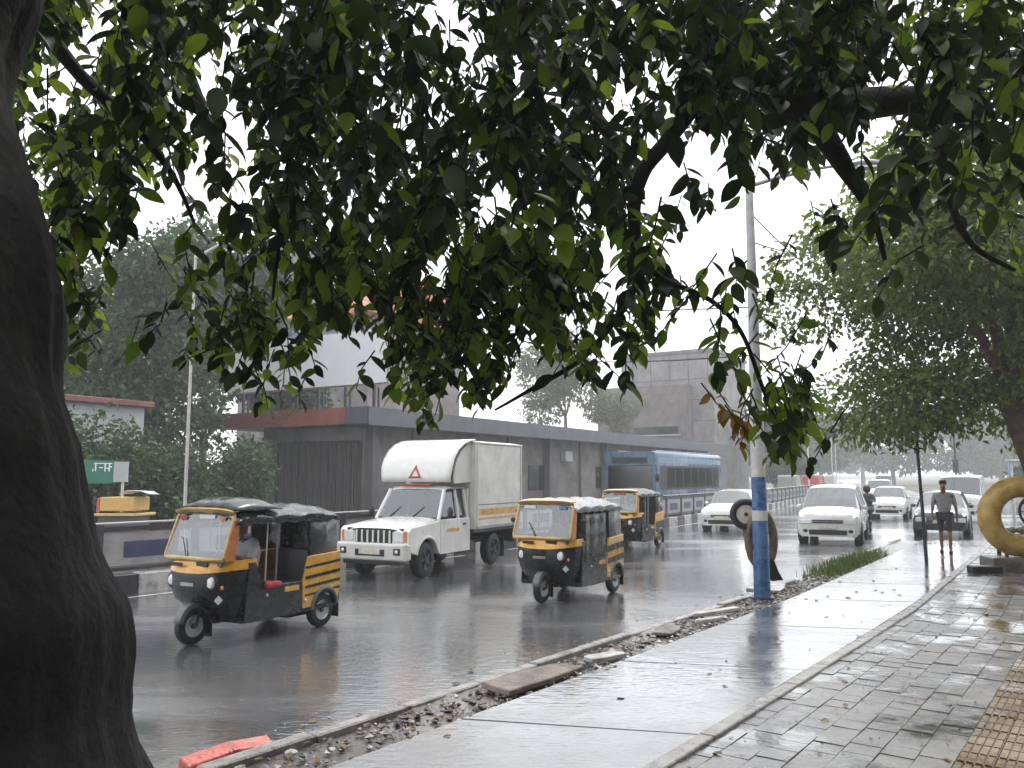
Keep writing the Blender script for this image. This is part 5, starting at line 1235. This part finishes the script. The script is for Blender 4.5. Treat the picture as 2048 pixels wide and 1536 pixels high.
# ---- cars lofted from stations
def car(name, label, cat, loc, rz, st, wheels, paint, r=.31, group=None, plate='plate_pale', glass='glass_tint', tail=False):
    """st: (x, z_bottom, z_shoulder, z_top, half_width, half_width_top, flag)"""
    e = empty(name, loc, rz, label, cat, group)
    def sec(s_):
        x, zb, zs, zt, hw, ht = s_[:6]
        h = [(x, hw * .86, zb), (x, hw * .98, zb + .10), (x, hw, (zb + zs) * .52), (x, hw * .985, zs - .06), (x, hw * .955, zs), (x, ht, zt - .05), (x, ht * .86, zt - .008), (x, ht * .4, zt + .012)]
        return h + [(x, -y, z) for x, y, z in reversed(h)]
    S = [sec(s_) for s_ in st]; n = len(S[0]); parts = {}
    for k in range(len(S) - 1):
        fl = st[k][6] if len(st[k]) > 6 else ''
        for i in range(n - 1):
            side = i in (4, 10); top = 5 <= i <= 9
            nm = 'body'
            if fl == 'ws' and (top or side): nm = 'windshield'
            elif fl == 'rw' and (top or side): nm = 'rear_window'
            elif fl == 'cab' and side: nm = 'side_window %d %d' % (k, i)
            parts.setdefault(nm, MB()).add([S[k][i], S[k][i + 1], S[k + 1][i + 1], S[k + 1][i]], [(0, 1, 2, 3)])
    parts['body'].add(S[0], [tuple(range(n))]); parts['body'].add(S[-1], [tuple(range(n))[::-1]])
    for nm, mb in parts.items():
        nm = nm.split()[0]
        o = mb.build(nm, paint if nm == 'body' else glass, e, smooth=38)
        if nm == 'body': body = o
    zb = st[0][1]
    m = MB(); m.box(st[-1][0] + .1, st[0][0] - .1, -.6, .6, zb + .0, zb + .08); m.build('underbody', 'black_plastic', e)
    # interior block so the glass is not hollow
    cabs = [s_ for s_ in st if len(s_) > 6 and s_[6] == 'cab']
    if cabs:
        x0, x1 = cabs[0][0], cabs[-1][0]
        for x in np.linspace(x0 - .25, x1 + .05, 3):
            for y0 in (-.55, .08): m = MB(); m.box(x - .08, x + .06, y0, y0 + .47, .45, cabs[0][2] + .25); m.build('seat', 'seat_vinyl', e)
        for s_ in cabs + [st[st.index(cabs[-1]) + 1]]:
            x, zb_, zs, zt, hw, ht = s_[:6]
            for y in (1, -1):
                m = MB(); m.tube([(x, y * hw * .958, zs), (x, y * (ht + .003), zt - .05)], .035, 6); m.build('pillar', paint, e, smooth=50)
    hwf = st[1][4]
    xf = st[0][0]; xr = st[-1][0]
    for x in wheels:
        for y in (1, -1):
            hw = max(s_[4] for s_ in st); m = MB(); m.lathe([(.001, y * .012), (r * 1.16, y * .012), (r * 1.2, 0), (r * 1.2, -y * .2)], 24, 'y', (x, y * hw * .985, r)); m.build('wheel_arch', 'black_plastic', e, smooth=40)
            wheel(e, (x, y * (hw - .075), r), r, .20, 'rim_grey', 5, y)
    for y in (1, -1):
        mid = (st[0][2] + st[0][3]) / 2
        m = MB(); m.box(xf - .10, xf + .025, *sorted((y * hwf * .52, y * hwf * .93)), st[0][2] - .17, st[0][2] - .03); m.build('headlight' if not tail else 'tail_light', 'lamp_lens' if not tail else 'red_lens', e, bevel=.02)
        m = MB(); m.ball((xf + .005, y * hwf * .74, zb + .17), (.03, .07, .05), 8, 5); m.build('fog_light', 'black_plastic', e, smooth=60)
        m = MB(); m.ball((cabs[0][0] + .25 if cabs else xf - 1, y * (hwf + .10), cabs[0][2] + .06 if cabs else 1.2), (.05, .09, .07), 8, 5); m.build('mirror', paint, e, smooth=60)
    m = MB(); m.box(xf - .05, xf + .02, -hwf * .50, hwf * .50, st[0][2] - .15, st[0][2] - .05); gl = m.build('grille', 'dark_steel', e, bevel=.01, seg=1)
    m = MB(); m.box(xf + .018, xf + .03, -hwf * .49, hwf * .49, st[0][2] - .108, st[0][2] - .092); m.build('chrome_bar', 'steel', gl)
    m = MB(); m.box(xf - .05, xf + .022, -hwf * .62, hwf * .62, zb + .06, zb + .20); m.build('air_intake', 'black_plastic', e, bevel=.01, seg=1)
    m = MB(); m.box(xf + .01, xf + .035, -.25, .25, zb + .23, zb + .34); m.build('number_plate', plate, e)
    if not tail:
        for y in (1, -1): m = MB(); m.box(xr - .02, xr + .06, *sorted((y * .55, y * .75)), st[-1][2] - .2, st[-1][2] + .05); m.build('tail_light', 'red_lens', e)
    return e
MUV = [(2.28, .26, .80, .82, .74, .66), (2.20, .24, .88, .92, .84, .74), (1.75, .24, .95, 1.03, .87, .76), (1.35, .24, .99, 1.09, .88, .76, 'ws'), (.62, .24, 1.02, 1.66, .885, .66, 'cab'), (-.25, .24, 1.03, 1.74, .885, .67, 'cab'), (-1.15, .24, 1.04, 1.73, .885, .66, 'cab'), (-1.95, .24, 1.05, 1.66, .87, .63, 'rw'), (-2.18, .26, 1.0, 1.06, .84, .70), (-2.26, .30, .8, .84, .78, .66)]
SED = [(2.08, .22, .66, .68, .70, .62), (2.0, .20, .74, .78, .80, .70), (1.5, .20, .84, .92, .83, .72), (1.05, .20, .90, .99, .84, .72, 'ws'), (.40, .20, .93, 1.44, .845, .60, 'cab'), (-.40, .20, .94, 1.50, .845, .61, 'cab'), (-1.05, .20, .95, 1.44, .84, .58, 'rw'), (-1.60, .22, .97, 1.04, .82, .66), (-2.0, .26, .92, .98, .78, .66), (-2.06, .30, .75, .8, .74, .6)]
VAN = [(2.2, .3, .9, .94, .80, .72), (2.12, .28, 1.05, 1.1, .86, .78), (1.95, .28, 1.15, 1.2, .88, .78, 'ws'), (1.35, .28, 1.18, 1.95, .89, .76, 'cab'), (.3, .28, 1.18, 2.05, .89, .78, ''), (-2.0, .28, 1.18, 2.05, .89, .78, ''), (-2.15, .3, 1.1, 1.9, .86, .76)]
muv = car('car', 'white people carrier with sloping bonnet driving beside the grass verge', 'car', (10.2, 26.4, 0), face_to(26), MUV, (1.42, -1.35), 'white_paint', .32)
car('car', 'white sedan coming past the bus, partly hidden by the blue pole', 'car', (8.6, 32.2, 0), face_to(28), SED, (1.32, -1.28), 'white_paint', .30)
c3 = kpos(33); car('car', 'small white car far down the road behind the people carrier', 'car', pos(31.5, -1.75), face_to(29), SED, (1.32, -1.28), 'white_paint', .30, glass='glass_dark')
car('car', 'dark green car parked beyond the end of the footpath behind the walking man', 'car', (15.3, 29.6, 0), face_to(30), SED, (1.32, -1.28), 'dark_green_paint', .30)
tempo = car('van', 'white tempo van with dark top parked past the dark green car', 'van', (20.6, 38.0, 0), face_to(32), VAN, (1.5, -1.4), 'white_dirty', .30)
car('van', 'red van on the far carriageway behind the white people carrier', 'van', (29.0, 80.0, 0), R(62), VAN, (1.5, -1.4), 'red_paint', .30, tail=True)
car('van', 'grey green van ahead of the red van on the far carriageway', 'van', (25.5, 76.0, 0), R(63), VAN, (1.5, -1.4), 'green_grey', .30, tail=True)
car('van', 'pale van beyond the red van on the far carriageway', 'van', (38.5, 101.0, 0), R(65), VAN, (1.5, -1.4), 'white_dirty', .30, tail=True)
car('car', 'silver car following the small white car far away', 'car', pos(52, -3.4), face_to(27), MUV, (1.42, -1.35), 'silver_paint', .32, glass='glass_dark')
car('van', 'grey delivery van in the distant haze on the road', 'van', pos(95, -3.5), face_to(23), VAN, (1.5, -1.4), 'grey_paint', .30, glass='glass_dark')

# ---- blue bus on the far carriageway
def bus(loc, rz, label, L=9.2, body='blue_paint'):
    e = empty('bus', loc, rz, label, 'bus'); W = 1.22; H = 3.05
    def rr_(x, f=1.0):
        pts = []
        for (cy, cz, a0) in ((W - .18, H - .18, 0), (-W + .18, H - .18, 90)):
            for k in range(5):
                a = R(a0 + 22.5 * k); pts.append((x, (cy + .18 * math.cos(a)) * f, cz + .18 * math.sin(a)))
        return [(x, W * f, .38)] + pts + [(x, -W * f, .38)]
    m = MB(); m.loft([rr_(L / 2, .95), rr_(L / 2 - .12), rr_(-L / 2 + .12), rr_(-L / 2, .95)]); b = m.build('body', body, e, smooth=40)
    def bx(name, x0, x1, y0, y1, z0, z1, mat, par=None, bev=.01):
        m = MB(); m.box(x0, x1, y0, y1, z0, z1); return m.build(name, mat, par or e, bevel=bev, seg=1)
    for y in (1, -1):
        bx('window_band', -L / 2 + .5, L / 2 - .35, *sorted((y * (W + .001), y * (W + .008))), 1.42, 2.45, 'black_plastic', b)
        k = 0; x = -L / 2 + .6
        while x < L / 2 - 1.2:
            bx('window', x, x + .92, *sorted((y * (W + .009), y * (W + .016))), 1.5, 2.38, 'glass_tint', b); x += 1.02
        bx('pale_stripe', -L / 2 + .2, L / 2 - .2, *sorted((y * (W + .001), y * (W + .006))), 2.55, 2.78, 'blue_pale', b)
        bx('lower_stripe', -L / 2 + .2, L / 2 - .2, *sorted((y * (W + .001), y * (W + .006))), .95, 1.12, 'blue_pale', b)
        for x in (L / 2 - 2.2, -L / 2 + 2.4):
            m = MB(); m.lathe([(.001, y * .012), (.56, y * .012), (.58, 0), (.58, -y * .3)], 24, 'y', (x, y * W, .48)); m.build('wheel_arch', 'black_plastic', e, smooth=40)
            wheel(e, (x, y * (W - .12), .48), .48, .26, 'rim_grey', 6, y)
    for sx in (1, -1):
        bx('windshield' if sx > 0 else 'rear_window', *sorted((sx * (L / 2 + .001), sx * (L / 2 + .02))), -1.0, 1.0, 1.25, 2.45, 'glass_dark', b)
        bx('screen_backing', *sorted((sx * (L / 2 - .02), sx * (L / 2 + .0005))), -1.02, 1.02, 1.22, 2.48, 'black_plastic', b)
        bx('route_board', *sorted((sx * (L / 2 + .001), sx * (L / 2 + .02))), -.8, .8, 2.55, 2.80, 'black_plastic', b)
        bx('bumper', *sorted((sx * (L / 2 + .001), sx * (L / 2 + .10))), -1.15, 1.15, .42, .68, 'black_plastic', b)
        for y in (1, -1): bx('lamp', *sorted((sx * (L / 2 + .001), sx * (L / 2 + .03))), *sorted((y * .75, y * 1.05)), .78, .98, 'lamp_lens' if sx > 0 else 'red_lens', b)
    bx('roof_rail', -L / 2 + .8, L / 2 - .8, -.9, -.84, H + .001, H + .06, 'blue_pale', b); bx('roof_rail', -L / 2 + .8, L / 2 - .8, .84, .9, H + .001, H + .06, 'blue_pale', b)
    for y in (1, -1):
        m = MB(); m.tube([(L / 2 - .05, y * 1.1, 2.5), (L / 2 + .28, y * 1.3, 2.45), (L / 2 + .3, y * 1.35, 2.1)], .02, 6); ma = m.build('mirror_arm', 'black_plastic', b); m = MB(); m.ball((L / 2 + .3, y * 1.35, 1.95), (.06, .1, .2), 8, 6); m.build('mirror', 'black_plastic', ma, smooth=60)
    return e
# near end seen at the left, its side running away to the right
bd = _dir(31.5); near_end = Vector((5.0, 35.2, 0))
bc = near_end + bd * 4.4
bus((bc.x, bc.y, 0), math.atan2(bd.y, bd.x) + math.pi, 'blue city bus with pale roof stripe beyond the median fence', 8.8)
p = pos(108, -13.4); bus((p.x, p.y, 0), R(67), 'grey bus far off in the haze on the far carriageway', 9.5, 'grey_paint')

# ---- motorcycle with rider behind the people carrier
def motorbike(loc, rz, label):
    e = empty('motorcycle', loc, rz, label, 'motorcycle')
    for x in (.62, -.62): wheel(e, (x, 0, .30), .30, .10, 'rim_grey', 6, 1)
    m = MB(); m.tube([(.62, .06, .30), (.38, .05, .95)], .025, 6); m.tube([(.62, -.06, .30), (.38, -.05, .95)], .025, 6); m.build('fork', 'steel', e)
    m = MB(); m.tube([(.40, 0, .88), (.1, 0, .50), (-.3, 0, .45), (-.62, 0, .30)], .04, 6); m.build('frame', 'black_paint', e)
    m = MB(); m.ball((.10, 0, .82), (.28, .14, .13), 10, 6); m.build('tank', 'black_paint', e, smooth=60)
    m = MB(); m.box(-.62, -.10, -.12, .12, .74, .84); m.build('seat', 'seat_vinyl', e, bevel=.03)
    m = MB(); m.box(-.15, .22, -.13, .13, .30, .60); m.build('engine', 'dark_steel', e, bevel=.04)
    m = MB(); m.tube([(.36, -.36, 1.02), (.40, 0, .98), (.36, .36, 1.02)], .015, 6); m.build('handlebar', 'dark_steel', e)
    m = MB(); m.ball((.50, 0, .88), (.07, .09, .09), 10, 6); m.build('headlight', 'lamp_lens', e, smooth=60)
    m = MB(); m.tube([(.62 + .34 * math.cos(a), 0, .30 + .34 * math.sin(a)) for a in [R(30 + 20 * k) for k in range(6)]], .03, 6); m.build('mudguard', 'black_paint', e)
    return e
mp_ = (12.6, 29.6, 0); mb_ = motorbike(mp_, face_to(30), 'dark motorcycle overtaking just behind the white people carrier')
drive(mb_, -.28, .25, 'motorcycle rider in dark jacket and black helmet', shirt='shirt_dark', hood='black_paint', reach=.60)

# ------------------------------------------------------------------ walking man, yellow tube and stall bits
man = at(1893, 1098, 20.4)
human('person', joints(.55), RAD, 'man in grey shirt and dark shorts walking along the wet footpath', shirt='shirt_grey', trouser='trouser_dark', loc=(man.x, man.y, .18), rz=face_to(30), fingers=True, bare_legs=True)
# big yellow tube; its stone plinth is coloured dark for the shade there
tp = at(2040, 1028, 16.6)
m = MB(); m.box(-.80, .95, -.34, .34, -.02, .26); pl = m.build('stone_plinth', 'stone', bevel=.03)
pl.location = (tp.x + .15, tp.y + .05, .175); pl.rotation_euler = (0, 0, R(-8)); tag(pl, 'low stone block coloured dark for the shade under the big yellow tube', 'plinth')
RT = .80
yt = torus((0, 0, 0), RT - .215, .215, 44, 16).build('tractor_tube', 'tube_yellow', smooth=80)
yt.location = (tp.x, tp.y, .435 + RT); yt.rotation_euler = (R(4), 0, R(-6)); tag(yt, 'big inflated yellow inner tube standing on a stone block', 'inner tube')
sw = empty('spoked_wheel', (tp.x + .24, tp.y - .12, .435 + RT + .10), R(-6), 'black spoked wheel leaning inside the yellow inner tube', 'wheel')
torus((0, 0, 0), .30, .028, 30, 8).build('rim', 'rubber', sw, smooth=60)
for k in range(10):
    a = 2 * math.pi * k / 10; m = MB(); m.tube([(.05 * math.cos(a), 0, .05 * math.sin(a)), (.29 * math.cos(a), 0, .29 * math.sin(a))], .011, 5); m.build('spoke', 'dark_steel', sw)
m = MB(); m.lathe([(.001, .05), (.09, .045), (.1, -.04), (.001, -.05)], 14); m.build('hub', 'black_plastic', sw, smooth=40)
# timber bench carrying the wheel behind the tube
m = MB(); m.box(-.35, .5, -.2, .2, 0, .06); bn = m.build('shelf_top', 'stone_pale', None)
bn.name = 'top_board'; be = empty('work_table', (tp.x + .25, tp.y + .55, .18), R(-6), 'small cluttered work table seen through the yellow inner tube', 'table')
bn.parent = be; bn.location = (0, 0, .62)
for x in (-.3, .45):
    for y in (-.16, .16): m = MB(); m.box(x - .03, x + .03, y - .03, y + .03, -.02, .62); m.build('leg', 'bark_far', be)
rg = random.Random(8)
for k in range(5):
    m = MB(); m.ball((0, 0, 0), (rg.uniform(.07, .12), rg.uniform(.06, .1), rg.uniform(.05, .09)), 8, 5)
    o = m.build('cloth_bundle', rg.choice(['sack', 'shirt_white', 'orange_stripe', 'sack']), smooth=70)
    o.location = (tp.x + .0 + .13 * k, tp.y + .5 + rg.uniform(-.1, .1), .18 + .68 + .07); o.rotation_euler = (0, 0, rg.uniform(0, 3))
    tag(o, 'small cloth bundle on the work table behind the yellow tube', 'bundle', 'bundles on the work table')
m = MB(); m.box(-.28, .28, -.14, .14, -.01, .13); o = m.build('tool_box', 'black_plastic', bevel=.02); q = at(1968, 1112, 16.2); o.location = (q.x, q.y, .18); o.rotation_euler = (0, 0, R(-5)); tag(o, 'flat dark tool box on the paving beside the yellow tube', 'tool box')
# roadside stall posts with a blue sheet far right
stl = empty('stall', (22.6, 37.5, 0), R(60), 'roadside stall of white poles with blue tarpaulin sheet', 'stall')
for x in (0, 1.6, 3.2):
    for y in (0, -2): m = MB(); m.tube([(x, y, -.02), (x, y, 2.7)], .05, 6); m.build('post', 'pole_white', stl)
m = MB(); m.box(-.2, 3.4, -2.2, .2, 2.7, 2.76); m.build('roof', 'board_white', stl)
m = MB(); m.loft([[(0 + .4 * k, .06 + .04 * math.sin(k * 1.8), z) for k in range(9)] for z in (.9, 1.8, 2.65)], False, False); q = m.build('tarpaulin', 'blue_tarp', stl, smooth=60); q.modifiers.new('t', 'SOLIDIFY').thickness = .01
# overhead wires
def wire(a, b, sag, label, r_=.012):
    a, b = Vector(a), Vector(b); m = MB(); m.tube([a.lerp(b, k / 12) - Vector((0, 0, sag * 4 * (k / 12) * (1 - k / 12))) for k in range(13)], r_, 5)
    tag(m.build('cable', 'wire'), label, 'cable')
gp_ = pos(44, 1.2, 4.75); tp_ = pos(6.9, 1.75, .18) + Vector((-.08, 0, 2.72))
wire(tp_, gp_, .25, 'thin overhead wire running from the thin post to the far slim post')
lt = pb + Vector((0, 0, 6.3)); wire(lt, (12.5, 30.0, 9.0), .3, 'overhead cable slung from the street lamp toward the far road')
wire(lt + Vector((0, 0, -.5)), (14.0, 34.0, 12.0), .4, 'second overhead cable slung from the street lamp toward the far road')
wire(lt + Vector((0, 0, -2.4)), (-6, 40, 10.0), .9, 'low overhead cable crossing the road below the first crossing cable')
wire(lt + Vector((0, 0, -1.6)), (-13, 44, 13.0), .8, 'overhead cable crossing the road from the street lamp')

# ------------------------------------------------------------------ shop row, out of view, added to shade the footpath and tree
for k in range(4):
    s0 = -30 + k * 9.6; a, b = pos(s0, 10.2, 0), pos(s0 + 9.2, 10.2, 0); ang = math.atan2(b.y - a.y, b.x - a.x); L = (b - a).length
    e = empty('added_shop_house', a, ang, ('unseen plastered shop house added for shade at the near end of the row', 'unseen shop house with closed shutters added for shade behind the slabs', 'unseen shop house with wide shutters added for shade across from the pole', 'unseen shop house added for shade at the far end of the row')[k], 'building')
    def fb(name, x0, x1, y0, y1, z0, z1, mat, par=None):
        m = MB(); m.box(x0, x1, y0, y1, z0, z1); return m.build(name, mat, par or e, bevel=.02, seg=1)
    H = 8.6 + .7 * (k % 3); fb('wall', 0, L, -9, 0, 0, H, 'wall_grey'); fb('parapet', -.1, L + .1, -9.1, .12, H + .002, H + .35, 'wall_pale'); fb('awning', .2, L - .2, .003, 1.3, 3.0, 3.1, 'roof_red')
    for j in range(2):
        sh = fb('shutter', .6 + j * 4.3, 4.2 + j * 4.3, .003, .06, 0.1, 2.8, 'shutter')
        for q in range(9): fb('slat', .62 + j * 4.3, 4.18 + j * 4.3, .061, .085, .15 + q * .29, .40 + q * .29, 'shutter', sh)
    for j in range(3):
        wn = fb('window', .9 + j * 2.9, 2.3 + j * 2.9, .003, .05, 4.4, 5.9, 'wall_dark'); fb('pane', 1.0 + j * 2.9, 2.2 + j * 2.9, .052, .06, 4.5, 5.8, 'glass_dark', wn); fb('sill', .85 + j * 2.9, 2.35 + j * 2.9, .003, .16, 4.28, 4.39, 'wall_pale', wn)

# ------------------------------------------------------------------ rain haze
m = MB(); m.box(-330, 430, -60, 520, -1.2, 24)
hz = m.build('haze', pm('haze', (1, 1, 1)))
hm = M['haze']; t = hm.node_tree; t.nodes.clear()
o_ = t.nodes.new('ShaderNodeOutputMaterial'); vp = t.nodes.new('ShaderNodeVolumePrincipled')
vp.inputs['Color'].default_value = (.92, .94, .97, 1); vp.inputs['Density'].default_value = 0.0019; vp.inputs['Anisotropy'].default_value = 0.2
t.links.new(vp.outputs['Volume'], o_.inputs['Volume'])
tag(hz, 'pale rain haze filling the air over the road', 'haze', kind='stuff')
hz.display_type = 'WIRE'
